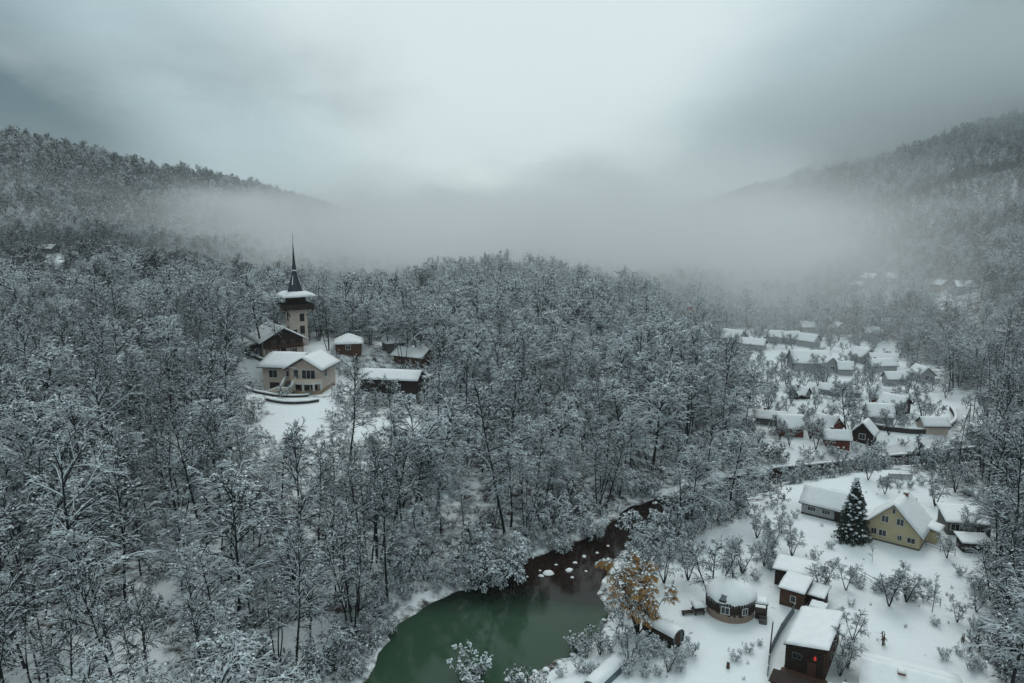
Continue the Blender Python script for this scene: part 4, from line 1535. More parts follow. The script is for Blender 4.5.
p = zf(349, 350)
hip_house('pavilion', 'snow-roofed pavilion behind the shrubs right of the tower', 'pavilion', p.x, p.y, p.z, R(10), 7, 8.5, 2.5, 4.6, BROWNWOOD, seed=3)
p = zf(394, 350)
hip_house('pavilion', 'small pointed snow roof left of the far row of hillside cabins', 'pavilion', p.x, p.y, p.z, R(25), 5.5, 6.5, 2.6, 5.2, GREYWOOD, seed=9)
p = zf(414, 362)
gable_house('cabin', 'cabin with broad snowy roof and dark gable at the right end of the hill terrace', 'cabin', p.x, p.y, p.z, R(62), 6.5, 9.5, 2.4, 4.0, BROWNWOOD, DARKWOOD, .8, .35, 23,
            wins=[('b', 0, .8, 1.2, 1.2), ('r', 0, .8, 1.2, 1.2)])
p = zf(392, 386)
gable_house('long_barn', 'long low open barn with snowy roof on the hill terrace', 'barn', p.x, p.y, p.z, R(80), 6, 14.5, 2.6, 4.1, DARKWOOD, DARKWOOD, .8, .36, 29,
            wins=[('r', -4, .8, 1.4, 1.1), ('r', 0, .8, 1.4, 1.1), ('r', 4, .8, 1.4, 1.1)], gable=(BROWNWOOD, 2.6))
curved_wall('retaining_wall', 'straight dark stone terrace wall below the long barn', [W(382, 392), W(400, 389), W(414, 386), W(436, 379)], .9, STONE)
curved_wall('retaining_wall', 'short dark stone terrace wall at the right end of the terraces', [W(424, 392), W(432, 388), W(437, 386)], .9, STONE)
curved_wall('retaining_wall', 'short stone terrace wall left of the alpine lodge', [W(247, 354), W(256, 360), W(268, 363)], .8, STONE)
p = zf(346, 352)

# far roofs on the left and in the valley
for i, (px, py, w, l, ev, pk, rot, wl_, lab) in enumerate(FAR):
    rot += (0, 24, -28, 12, -40, 34, -14)[i % 7] if px > 600 else 0
    pk += .6
    if px > 600:
        w, l, ev, pk = w * .80, l * .72, ev * .9, pk * .86
    p = zf(px, py)
    red = 'red tiles' in lab
    gable_house('village_house' if w > 4.6 else 'village_shed', lab, 'house' if w > 4.6 else 'shed', p.x, p.y, p.z, R(rot - 12 if px > 600 else rot), w, l, ev, pk, WALLC[wl_], TILE if red else DARKWOOD, .5,
                .22, 100 + i, wins=[('r', -l * .25, .8, 1.2, 1.2), ('r', l * .25, .8, 1.2, 1.2), ('f', 0, .8, 1.2, 1.2)], doors=[('r', 0, 0, .95, 1.95)] if w > 4.6 else (),
                chimney=(w * .15, l * .2, .9) if i % 3 == 0 else None)

p = zf(687, 328)
t = thing('tower_house', 'small tan tower house with red pointed roof on the wooded hill', 'tower', p, R(20))
MB().box(-2.6, -2.6, -2, 2.6, 2.6, 6.5).build('wall', TAN, t)
MB().box(-3.4, -3.4, 4.2, 3.4, 3.4, 4.6).build('balcony', REDWOOD, t)
ro = MB().lathe([(4.2, 6.5), (2.6, 8.6), (.1, 12.2)], 4).build('roof', TILE, t)
MB().lathe([(2.2, 9.0), (1.3, 10.6), (.15, 12.4)], 4).build('snow_cover', SNOW, ro)
for k in range(4):
    window(t, 2.61 * math.cos(k * math.pi / 2), 2.61 * math.sin(k * math.pi / 2), 5.0, 1.2, 1.2, k * math.pi / 2, 1, TRIM)

curved_wall('stone_wall', 'dark retaining wall running along the river below the village', TERR[::3], .7, STONE, .5)
curved_wall('garden_wall', 'dark curved boundary wall inside the village road bend', [W(*q) for q in [(868, 428), (900, 433), (925, 435), (950, 430), (957, 421), (950, 410)]], 1.2, STONE, .4)


# ------------------------------------------------------------------ houses of the near garden
def build_yellow_house():
    t = gable_house('yellow_chalet', 'yellow gabled chalet with steep snow roof beside the spruce', 'house', 61.7, 110.4, 1.9, R(-40), 7.7, 7.4, 2.5, 6.4, YELLOW, GREYWOOD, .55, .15, 51,
                    wins=[('f', -1.15, 3.35, .95, 1.0), ('f', 1.0, 3.35, .95, 1.0), ('f', -2.6, 1.0, .75, .95), ('f', -1.35, 1.0, 1.0, .95), ('f', 1.1, .95, .6, .75), ('f', 2.7, .95, 1.1, .8),
                          ('r', 0, 1, 1.2, 1)], chimney=(.35, 2.2, .6), base=(GREYWOOD, .25))
    window(t, 0, -3.755, 5.0, .4, .8, -R(90), 1)
    # porch roof on the right flank
    MB().box(3.9, .6, -1, 5.4, 3.4, 1.9).build('porch', YELLOW, t)
    v, f = snow_slab([(3.8, .3, 2.5), (5.9, .3, 2.05), (5.9, 3.8, 2.05), (3.8, 3.8, 2.5)], .28, 4, 5, 5)
    MB().add(v, f).build('porch_snow', SNOW, t, smooth=True)
    # low lean-to at the back left
    MB().box(-5.6, -.5, -1, -3.9, 3.2, 1.6).build('lean_to', GREYWOOD, t)
    v, f = snow_slab([(-6.1, -.9, 1.65), (-3.9, -.9, 2.2), (-3.9, 3.6, 2.2), (-6.1, 3.6, 1.65)], .28, 8, 5, 5)
    MB().add(v, f).build('lean_to_snow', SNOW, t, smooth=True)


build_yellow_house()
gable_house('white_barn', 'long white-walled barn with snowy roof left of the spruce', 'barn', 54.9, 118.9, 1.9, R(-130), 5.2, 8.6, 2.2, 4.4, PALEWALL, GREYWOOD, .4, .15, 52,
            wins=[('r', -2.6, .9, 1.3, .7, 3), ('r', -.2, .9, 1.3, .7, 3), ('r', 3.0, .9, 1.3, .7, 3)], doors=[('r', 1.6, 0, .9, 1.9)], base=(STONE, .3))
shed_house('grey_house', 'grey house with stepped snow roof half hidden behind trees at right', 'house', 73.6, 112.6, hz(73.6, 112.6), R(-14), 6.2, 5.0, 2.3, 3.2, GREYWOOD, .4, .16, 53, wins=[('f', -2, 1, 1.2, 1), ('f', 1.6, 1, 1.2, 1)])
shed_house('garden_shed', 'dark open garden shed with snow roof below the grey house', 'shed', 70.8, 105.6, hz(70.8, 105.6), R(-8), 3.8, 2.4, 1.5, 1.9, DARKWOOD, .35, .16, 54, doors=[('f', -1.2, 0, 1.1, 1.6)])

# brown garden house with neighbours
shed_house('brown_shed', 'brown shed with white-framed window beside the round house', 'shed', 37.6, 90.2, 1.9, R(-36), 2.9, 4.0, 2.3, 2.7, BROWNWOOD, .25, .15, 55, wins=[('f', .25, .85, .62, .8, 1)])
shed_house('flat_shed', 'wide snow-roofed shed behind the brown shed', 'shed', 39.4, 95.2, 1.9, R(-30), 4.6, 3.6, 2.3, 2.6, DARKWOOD, .35, .16, 56)
shed_house('lean_to_shed', 'low lean-to with snow roof at the right of the brown shed', 'shed', 40.3, 89.3, 1.9, R(-36), 1.8, 2.9, 1.7, 1.95, DARKWOOD, .2, .15, 57)
shed_house('low_shed', 'lowest dark lean-to with snow between brown shed and dark cabin', 'shed', 39.2, 86.6, 1.9, R(-36), 1.6, 1.2, 1.2, 1.35, DARKWOOD, .2, .14, 58)


def build_dark_house():
    w, l = 8.7, 3.9
    t = shed_house('dark_cabin', 'long dark log cabin with one large snow-covered roof plane', 'cabin', 34.9, 77.7, 1.9, R(-123), w, l, 3.25, 3.85, DARKWOOD, .4, .15, 59)
    for k in range(10):                       # log courses on the two walls in view
        z = .05 + k * .335
        MB().bar((w / 2 + .02, -l / 2 - .2, z + .16), (w / 2 + .02, l / 2 + .2, z + .16), .15, n=6).build('log', DARKWOOD, t)
        MB().bar((-w / 2, l / 2 + .02, z + .16), (w / 2 + .2, l / 2 + .02, z + .16), .145, n=6).build('log', BROWNWOOD, t)
    window(t, w / 2 + .17, -.9, 1.9, .9, .6, 0, 2, GREYWOOD)
    window(t, 1.5, l / 2 + .17, 1.3, .9, 1.0, R(90), 2, GREYWOOD)
    window(t, -1.8, l / 2 + .17, 1.3, .9, 1.0, R(90), 2, GREYWOOD)
    door(t, w / 2 + .17, .7, 0, .9, 1.9, 0, BROWNWOOD)
    MB().box(w / 2 + .2, -2.4, .25, w / 2 + 1.2, 2.4, .37).build('deck', BROWNWOOD, t)
    e = bpy.data.materials.new('red_lamp_glow')
    e.use_nodes = True
    bs = e.node_tree.nodes['Principled BSDF']
    bs.inputs['Base Color'].default_value = (.4, .03, .025, 1)
    bs.inputs['Emission Color'].default_value = (1, .07, .04, 1)
    bs.inputs['Emission Strength'].default_value = .18
    lm = link('lantern', None, t, (w / 2 + .3, 1.0, 2.35))
    MB().lathe([(.04, 0), (.13, .05), (.15, .26), (.10, .44), (.04, .5)], 8).build('shade', e, lm)
    MB().bar((0, 0, .48), (-.1, 0, .75), .02).build('hook', METAL, lm)
    # the narrow far slope of the roof
    v, f = snow_slab([(-2.6, 2.42, 3.7), (-.4, 2.42, 3.7), (-.4, 3.2, 3.3), (-2.6, 3.2, 3.3)], .16, 3, 5, 4)
    MB().add(v, f).build('side_roof_snow', SNOW, t, smooth=True)
    q = [(-2.6, 2.42, 3.69), (-.4, 2.42, 3.69), (-.4, 3.2, 3.29), (-2.6, 3.2, 3.29)]
    MB().add(q + [(a, b, c - .1) for a, b, c in q], [(0, 1, 2, 3), (7, 6, 5, 4), (0, 4, 5, 1), (1, 5, 6, 2), (2, 6, 7, 3), (3, 7, 4, 0)]).build('side_roof', DARKWOOD, t)


build_dark_house()
gable_house('white_roof_house', 'house with wide white roof and small chimney at the bottom right edge', 'house', 41.6, 69.6, 1.9, R(-28 + 90), 6.6, 8.4, 2.3, 3.7, BROWNWOOD, DARKWOOD, .4, .15, 61,
            wins=[('b', 0, .9, 1.0, .9), ('l', -2, .9, 1.0, .9), ('l', 2, .9, 1, .9)], chimney=(-.9, .8, .35))
shed_house('terrace_roof', 'dark flat terrace roof in front of the dark log cabin', 'roof', 30.6, 71.4, 1.9, R(-33), 5.0, 1.8, .8, .95, DARKWOOD, .2, 0, 62, roofm=DARKWOOD)
for k, (x, y, l, rr) in enumerate(((33.4, 68.3, 'left of two snowy box roofs at the bottom edge', 0), (35.0, 68.4, 'right of two snowy box roofs at the bottom edge', 3))):
    shed_house('snowy_box', l + ' below the log cabin', 'shed', x, y, 1.9, R(-20 + rr), 1.3, 1.9, 1.9, 2.0, GREYWOOD, .1, .28, 63 + k)


def build_round_house():
    x, y, z = 28.2, 87.6, 1.9
    t = thing('round_house', 'round wooden yurt-like house with thick domed snow roof and icicles', 'house', (x, y, z), 0)
    MB().lathe([(2.95, -.6), (2.95, 1.2)], 40).build('lower_wall', mat('pale_board', (0.30, 0.23, 0.18), .8, .3, 3, .3, (8, 8, 1)), t)
    MB().lathe([(3.0, 1.2), (3.04, 2.6)], 40).build('upper_wall', DARKWOOD, t)
    for k in range(56):            # vertical boards
        a = 2 * math.pi * k / 56
        h0, h1, m, r = (-.3, 1.17, MATS['pale_board'], 2.96)
        o = MB().box(-.145, -.02, h0, .145, .03, h1).build('plank', m, t, (r * math.cos(a), r * math.sin(a), 0), a + R(90))
        o = MB().box(-.13, -.02, 1.2 - rnd.uniform(0, .4), .13, .03, 2.58).build('plank', DARKWOOD, t, (3.06 * math.cos(a), 3.06 * math.sin(a), 0), a + R(90))
    ro = MB().lathe([(3.10, 2.5), (3.12, 2.62), (2.5, 3.2), (1.4, 3.75), (.3, 4.0)], 40).build('roof', GREYWOOD, t)
    rg = random.Random(4)
    n = 44
    v, f = [], []
    rings = [(3.12, 2.62), (3.2, 2.8), (3.02, 3.12), (2.6, 3.55), (2.0, 3.95), (1.3, 4.25), (.5, 4.42), (.02, 4.45)]
    for j, (r_, zz) in enumerate(rings):
        for i in range(n):
            a = 2 * math.pi * i / n
            q = r_ * (1 + rg.uniform(-.025, .025) * (j < 3))
            v.append((q * math.cos(a), q * math.sin(a), zz + (rg.uniform(-.22, .05) if j == 0 else rg.uniform(-.03, .03))))
    for j in range(len(rings) - 1):
        for i in range(n):
            f.append((j * n + i, j * n + (i + 1) % n, (j + 1) * n + (i + 1) % n, (j + 1) * n + i))
    MB().add(v, f).build('snow_cover', SNOW, ro, smooth=True)
    ICE = mat('icicle', (.55, .60, .63), .25, .1, 3, spec=.5)
    for k in range(26):
        a = R(190 + k * 6.6)
        L = rg.uniform(.25, .8)
        MB().bar((3.14 * math.cos(a), 3.14 * math.sin(a), 2.6), (3.14 * math.cos(a), 3.14 * math.sin(a), 2.6 - L), .035, n=4, r2=.008).build('icicle', ICE, ro)
    # dormer skylight and windows on the camera side
    sk = link('skylight', None, ro, (2.7 * math.cos(R(236)), 2.7 * math.sin(R(236)), 2.95), R(236) + R(90))
    MB().box(-.42, -.75, -.1, .42, .5, .12).build('casing', DARKWOOD, sk)
    MB().add([(-.34, -.72, .14), (.34, -.72, .14), (.34, .3, .66), (-.34, .3, .66), (-.34, .3, .1), (.34, .3, .1)], [(0, 1, 2, 3), (3, 2, 5, 4), (0, 3, 4), (1, 5, 2)]).build('pane', BLUEGREY, sk)
    for a, z0, w, h in ((242, 1.25, .95, .85), (288, 1.2, .7, .8)):
        window(t, 3.10 * math.cos(R(a)), 3.10 * math.sin(R(a)), z0, w, h, R(a), 2)
    MB().bar((.3, .5, 4.1), (.3, .5, 5.4), .09, n=8).build('stovepipe', METAL, ro)
    # entrance porch and stairs on the right
    po = link('porch', None, t, (3.6 * math.cos(R(-18)), 3.6 * math.sin(R(-18)), 0), R(-18))
    MB().box(-.5, -.8, -.5, .9, .8, .75).build('platform', DARKWOOD, po)
    MB().box(-.6, -.9, 2.05, 1.0, .9, 2.15).build('canopy', DARKWOOD, po)
    v, f = snow_slab([(-.6, -.9, 2.16), (1.0, -.9, 2.16), (1.0, .9, 2.16), (-.6, .9, 2.16)], .3, 9, 5, 5)
    MB().add(v, f).build('snow_cover', SNOW, po, smooth=True)
    for sx, sy in ((.85, -.75), (.85, .75)):
        MB().box(sx - .06, sy - .06, .75, sx + .06, sy + .06, 2.05).build('post', DARKWOOD, po)
    for k in range(4):
        MB().box(.0, -1.1 - k * .3, .48 - k * .17, .9, -.82 - k * .3, .56 - k * .17).build('step', GREYWOOD, po)
    for sx in (.0, .88):
        MB().bar((sx, -.8, .55), (sx, -2.0, -.15), .05).build('stringer', DARKWOOD, po)


build_round_house()


def build_sauna():
    x, y, z = 18.3, 81.6, hz(18.3, 81.6)
    t = thing('barrel_sauna', 'dark barrel-shaped sauna with snow along its top beside the orange willow', 'sauna', (x, y, z + .15), R(-50))
    L, r = 2.35, 1.05
    n = 26
    for k in range(n):
        a = 2 * math.pi * k / n
        MB().box(-L, -.125, -.03, L, .125, .04).build('stave', DARKWOOD, t, (0, r * math.cos(a), r + r * math.sin(a))).rotation_euler = (a - R(90), 0, 0)
    for s in (-1, 1):
        m = MB()
        vv = [(s * (L - .12), .98 * r * math.cos(i * .2417), r + .98 * r * math.sin(i * .2417)) for i in range(26)]
        m.add(vv, [tuple(range(26))])
        m.build('end_wall', GREYWOOD if s < 0 else BLUEGREY, t)
    for xx in (-1.6, 1.6):
        m = MB()
        for i in range(26):
            a0, a1 = i * .2417, (i + 1) * .2417
            m.bar((xx, 1.1 * r * math.cos(a0), r + 1.1 * r * math.sin(a0)), (xx, 1.1 * r * math.cos(a1), r + 1.1 * r * math.sin(a1)), .03, n=4)
        m.build('hoop', METAL, t)
        MB().box(xx - .15, -.95, -.3, xx + .15, .95, .28).build('cradle', DARKWOOD, t)
    door(t, L - .10, 0, .25, .75, 1.5, 0, BROWNWOOD)
    rg = random.Random(3)
    v, f = [], []
    nx, ny = 16, 9
    for i in range(nx + 1):
        for j in range(ny + 1):
            a = R(22 + 136 * j / ny)
            e = min(j, ny - j, i, nx - i)
            q = r + (.10 if e == 0 else .30 + rg.uniform(-.04, .05))
            v.append((-L - .05 + (2 * L + .1) * i / nx, q * math.cos(a), r + q * math.sin(a)))
    for i in range(nx):
        for j in range(ny):
            k = i * (ny + 1) + j
            f.append((k, k + ny + 1, k + ny + 2, k + 1))
    MB().add(v, f).build('snow_cover', SNOW, t, smooth=True)


build_sauna()


def build_hot_tub_deck():
    x, y, z = 24.0, 87.2, hz(24.0, 87.2)
    t = thing('grill_stand', 'small dark wooden stand with snowy top left of the round house', 'stand', (x, y, z), R(10))
    for sx in (-.55, .55):
        for sy in (-.5, .5):
            MB().box(sx - .06, sy - .06, -.3, sx + .06, sy + .06, 1.0).build('leg', DARKWOOD, t)
    MB().box(-.75, -.7, .35, .75, .7, .45).build('shelf', GREYWOOD, t)
    MB().box(-.75, -.7, 1.0, .75, .7, 1.08).build('top', DARKWOOD, t)
    v, f = snow_slab([(-.75, -.7, 1.09), (.75, -.7, 1.09), (.75, .7, 1.09), (-.75, .7, 1.09)], .45, 5, 5, 5, .12)
    MB().add(v, f).build('snow_cap', SNOW, t, smooth=True)
    MB().box(-2.2, -.35, .3, -.8, .35, .38).build('bench', DARKWOOD, t)
    MB().box(-2.1, -.3, -.3, -2.0, .3, .3).build('bench_leg', DARKWOOD, t)


build_hot_tub_deck()

# snow-laden tunnel greenhouse at the bottom edge
p = P3(606, 676)
t = thing('tunnel_greenhouse', 'low grey arched greenhouse tunnel under snow at the bottom edge', 'greenhouse', p, R(-38))
m = MB()
m.prism([(1.1 * math.cos(R(a)), 1.15 * math.sin(R(a)) - .1) for a in range(0, 181, 15)], -3.3, 3.3)
m.build('cover', BLUEGREY, t)
v, f = [], []
rg = random.Random(8)
for i in range(15):
    for j in range(8):
        a = R(38 + 104 * j / 7)
        e = min(i, 14 - i, j, 7 - j)
        q = 1.13 + (.03 if e == 0 else .22 + rg.uniform(-.05, .05))
        v.append((q * math.cos(a), -3.3 + 6.6 * i / 14, q * 1.02 * math.sin(a) - .1))
for i in range(14):
    for j in range(7):
        k = i * 8 + j
        f.append((k, k + 1, k + 9, k + 8))
MB().add(v, f).build('snow_cover', SNOW, t, smooth=True)


def fence(name, label, pix, m, post_h=1.1, gap=2.2, rails=(.45, .9), world=None, pr=.05, panel=None):
    pts = world or [W(*q) for q in pix]
    t = thing(name, label, 'fence', (pts[0][0], pts[0][1], hz(*pts[0])))
    o = t.location
    prev = None
    for (a, b) in zip(pts[:-1], pts[1:]):
        n = max(1, int(math.dist(a, b) / gap))
        for i in range(n + (1 if b == pts[-1] else 0)):
            x, y = a[0] + (b[0] - a[0]) * i / n, a[1] + (b[1] - a[1]) * i / n
            q = Vector((x, y, hz(x, y))) - Vector(o)
            MB().bar(q + Vector((0, 0, -.4)), q + Vector((rnd.uniform(-.05, .05), 0, post_h * rnd.uniform(.9, 1.08))), pr, n=5).build('post', m, t)
            MB().lathe([(pr * 1.5, 0), (pr * 1.6, .06), (pr * .6, .13)], 6, c=tuple(q + Vector((0, 0, post_h)))).build('snow_cap', SNOW, t)
            if prev is not None:
                if panel:
                    d = (q - prev)
                    w = Vector((-d.y, d.x, 0)).normalized() * .03
                    v = [prev - w, prev + w, q + w, q - w]
                    v = [p_ + Vector((0, 0, .05)) for p_ in v] + [p_ + Vector((0, 0, post_h * .95)) for p_ in v]
                    MB().add(v, [(3, 2, 1, 0), (4, 5, 6, 7), (0, 1, 5, 4), (1, 2, 6, 5), (2, 3, 7, 6), (3, 0, 4, 7)]).build('panel', panel, t)
                else:
                    for rz in rails:
                        MB().bar(prev + Vector((0, 0, rz)), q + Vector((0, 0, rz + rnd.uniform(-.05, .05))), .035, n=4).build('rail', m, t)
            prev = q


fence('garden_fence', 'wooden garden fence running diagonally between the two snowy lawns', [(850, 573), (880, 588), (905, 596), (940, 606)], GREYWOOD)
fence('garden_fence', 'wooden fence behind the yellow chalet towards the dark shed', [(926, 547), (940, 552), (955, 556)], GREYWOOD)
fence('river_fence', 'pole fence along the dark shrubs above the white garden slope', [(682, 545), (703, 534), (734, 518)], GREYWOOD)
fence('panel_fence', 'blue-grey panel fence from the brown shed down to the log cabin terrace', None, METAL, 1.25, 1.6, world=[(36.4, 87.2), (33.0, 82.6), (30.2, 78.2), (28.4, 74.0)], panel=BLUEGREY)
fence('panel_fence', 'pale panel fence behind the yellow chalet at the garden gate', [(888, 479), (912, 480)], METAL, 1.2, 1.6, panel=PALEWALL)
fence('edge_fence', 'pole fence along the wood edge at the lower right', [(996, 600), (1000, 625), (1004, 655)], GREYWOOD, 1.3)


def pole(name, label, x, y, h, r, arm=None, lean=(0, 0), strut=None):
    t = thing(name, label, 'pole', (x, y, hz(x, y)))
    MB().bar((0, 0, -.5), (lean[0], lean[1], h), r, n=7, r2=r * .75).build('shaft', GREYWOOD if arm else DARKWOOD, t)
    MB().lathe([(r * 1.1, 0), (r, .1), (r * .4, .18)], 7, c=(lean[0], lean[1], h)).build('snow_cap', SNOW, t)
    if arm:
        MB().box(-arm, -.06, h - .5, arm, .06, h - .36).build('crossarm', GREYWOOD, t)
        for s in (-.9, 0, .9):
            MB().lathe([(.06, 0), (.07, .12), (.03, .2)], 6, c=(s * arm, 0, h - .36)).build('insulator', TRIM, t)
    if strut:
        MB().bar((strut[0], strut[1], -.3), (0, 0, h * .86), r * .8, n=6).build('strut', GREYWOOD, t)


pole('post', 'bare dark leaning post on the snow between round house and log cabin', *W(768.5, 664), 5.2, .09, None, (.25, .1))
x, y = W(968, 432)
pole('utility_pole', 'utility pole with diagonal strut beside the village road', x, y, 7.0, .13, .8, strut=(-2.2, -.5))
x, y = W(973, 420)
pole('utility_pole', 'thinner utility pole further up the village road bend', x, y, 6.0, .12, .7)
x, y = W(332, 402)
pole('lamp_post', 'thin lamp post on the snow right of the balconied house', x, y, 4.0, .06, .3)

# ------------------------------------------------------------------ garden trees
def put(name, kind, px, py, h, label, cat='tree', group=None, zs=1.0, var=None):
    x, y = W(px, py)
    return place_tree(name, kind, x, y, h / PROTO[kind][0][2], rnd.uniform(0, 6.28), label, cat, group, var, zs)


for a in [
    ('bare_garden_tree', 'fruit', 711, 602, 8.6, 'large bare rounded tree standing against the left side of the round house'),
    ('bare_garden_tree', 'fruit', 688, 580, 6.2, 'bare rounded tree left of the large tree by the round house'),
    ('bare_garden_tree', 'fruit', 742, 574, 5.4, 'snowy bushy tree directly behind the domed snow roof'),
    ('bare_garden_tree', 'fruit', 764, 566, 5.0, 'bushy snowy tree between domed roof and flat shed'),
    ('bare_garden_tree', 'fruit', 772, 552, 5.8, 'snow-thick tree at the left of the clump below the barn'),
    ('bare_garden_tree', 'fruit', 792, 556, 5.2, 'dark-stemmed snowy tree at the right of the clump below the barn'),
    ('bare_garden_tree', 'fruit', 757, 538, 5.0, 'round snowy tree left of the white barn on the garden slope'),
    ('bare_garden_tree', 'fruit', 781, 533, 4.4, 'snowy tree touching the left end of the white barn'),
    ('bare_garden_tree', 'fruit', 821, 594, 5.6, 'loose bare tree on the snow right of the flat shed'),
    ('bare_garden_tree', 'fruit', 846, 590, 4.2, 'small bare tree right of the loose tree above the log cabin'),
    ('bare_garden_tree', 'fruit', 889, 606, 5.6, 'crooked dark apple tree in the middle of the snowy lawn'),
    ('bare_garden_tree', 'fruit', 906, 602, 5.2, 'second apple tree, close behind the crooked one on the lawn'),
    ('bare_garden_tree', 'sapling', 932, 612, 5.0, 'slender upright sapling right of the two apple trees'),
    ('bare_garden_tree', 'fruit', 957, 622, 3.2, 'low spreading tree right of the slender sapling'),
    ('bare_garden_tree', 'fruit', 976, 612, 3.6, 'low tree at the far right end of the lawn hedge'),
    ('bare_garden_tree', 'sapling', 872, 562, 3.2, 'thin lone sapling on the snow in front of the spruce'),
    ('bare_garden_tree', 'fruit', 947, 558, 4.0, 'small spreading tree in front of the dark garden shed'),
    ('bare_garden_tree', 'fruit', 966, 540, 5.5, 'bare tree hiding the left end of the grey house'),
    ('bare_garden_tree', 'broad', 1000, 556, 9.5, 'big snowy tree in front of the grey house at right'),
    ('bare_garden_tree', 'broad', 1012, 590, 9.0, 'dark broad tree right of the snowy lawn at the picture edge'),
    ('bare_garden_tree', 'broad', 990, 600, 7.5, 'dark spreading tree overhanging the right end of the lawn'),
    ('bare_garden_tree', 'broad', 1015, 640, 8.0, 'dark tree at the lower right picture edge'),
    ('bare_garden_tree', 'fruit', 848, 668, 4.6, 'dense dark shrub-like tree against the right side of the log cabin'),
    ('bare_garden_tree', 'fruit', 853, 640, 4.0, 'dense dark tree behind the log cabin on its right'),
    ('bare_garden_tree', 'fruit', 840, 676, 3.4, 'low dark tree below the right wall of the log cabin'),
    ('bare_garden_tree', 'fruit', 628, 662, 4.2, 'snowy small tree on the bank left of the barrel sauna'),
    ('bare_garden_tree', 'fruit', 600, 655, 3.6, 'snow-laden small tree at the water edge below the orange willow'),
    ('bare_garden_tree', 'fruit', 668, 672, 3.4, 'snowy low tree at the bottom edge below the sauna'),
    ('bare_garden_tree', 'fruit', 640, 590, 7.0, 'pale snowy tree directly behind the orange willow'),
    ('bare_garden_tree', 'fruit', 664, 583, 6.0, 'bare tree between orange willow and the yurt-side tree'),
    ('bare_garden_tree', 'willow', 645, 568, 5.2, 'snow-bowed tree on the bank at the inner river bend'),
    ('bare_garden_tree', 'willow', 672, 552, 5.0, 'snow-bowed tree at the left end of the pole fence'),
    ('bare_garden_tree', 'willow', 692, 536, 5.2, 'bowed dark tree above the middle of the pole fence'),
    ('bare_garden_tree', 'willow', 716, 522, 5.6, 'bowed tree above the right end of the pole fence'),
    ('bare_garden_tree', 'willow', 738, 510, 5.4, 'bowed snowy tree left of the barn above the slope'),
    ('bare_garden_tree', 'willow', 700, 515, 5.0, 'bowed tree on the river bank behind the fence trees'),
    ('bare_garden_tree', 'willow', 722, 500, 5.0, 'bowed tree at the river edge left of the barn'),
    ('bare_garden_tree', 'fruit', 840, 474, 5.0, 'snowy tree behind the white barn roof'),
    ('bare_garden_tree', 'fruit', 868, 480, 5.0, 'snowy tree behind the tip of the spruce'),
    ('bare_garden_tree', 'fruit', 885, 494, 4.2, 'low snowy tree between spruce and chalet roof'),
    ('bare_garden_tree', 'fruit', 935, 506, 6.0, 'dark snowy tree right behind the chalet roof'),
    ('bare_garden_tree', 'fruit', 955, 492, 6.0, 'snowy tree in the hedge behind the chalet on the right'),
    ('bare_garden_tree', 'broad', 846, 440, 12.5, 'big bare brown tree standing among the red village houses'),
    ('bare_garden_tree', 'broad', 922, 425, 8.0, 'wide round orchard tree inside the village road bend'),
    ('bare_garden_tree', 'willow', 508, 586, 8.2, 'large white snow-laden willow leaning over the upper end of the pool'),
    ('bare_garden_tree', 'willow', 482, 590, 6.6, 'smaller snow-laden willow left of the large white one by the pool'),
    ('bare_garden_tree', 'willow', 562, 552, 4.6, 'dark low willow on the snow spit above the river stones'),
    ('bare_garden_tree', 'willow', 590, 541, 4.8, 'low willow overhanging the dark narrow river'),
    ('snow_feathered_tree', 'feather', 112, 655, 15.0, 'tall snow-feathered tree with dark trunk in the left foreground'),
    ('snow_feathered_tree', 'feather', 222, 705, 9.5, 'snow-clumped tree at the bottom edge in the left foreground'),
    ('snow_feathered_tree', 'feather', 25, 668, 11.0, 'white-branched tree at the lower left corner'),
    ('snow_feathered_tree', 'feather', 310, 640, 9.5, 'white-branched tree left of the lower pool bank'),
    ('snow_feathered_tree', 'feather', 345, 612, 8.5, 'white-branched tree leaning over the left pool bank'),
    ('snow_feathered_tree', 'feather', 418, 566, 9.0, 'white-branched tree above the top left end of the pool'),
    ('snow_feathered_tree', 'feather', 545, 505, 9.5, 'white-branched tree above the river stones'),
    ('snow_feathered_tree', 'feather', 600, 492, 9.0, 'white-branched tree above the narrow dark river'),
    ('snow_feathered_tree', 'feather', 182, 590, 10.0, 'white-branched tree in the wood between left edge and pool'),
]:
    put(a[0], *a[1:5], a[5])

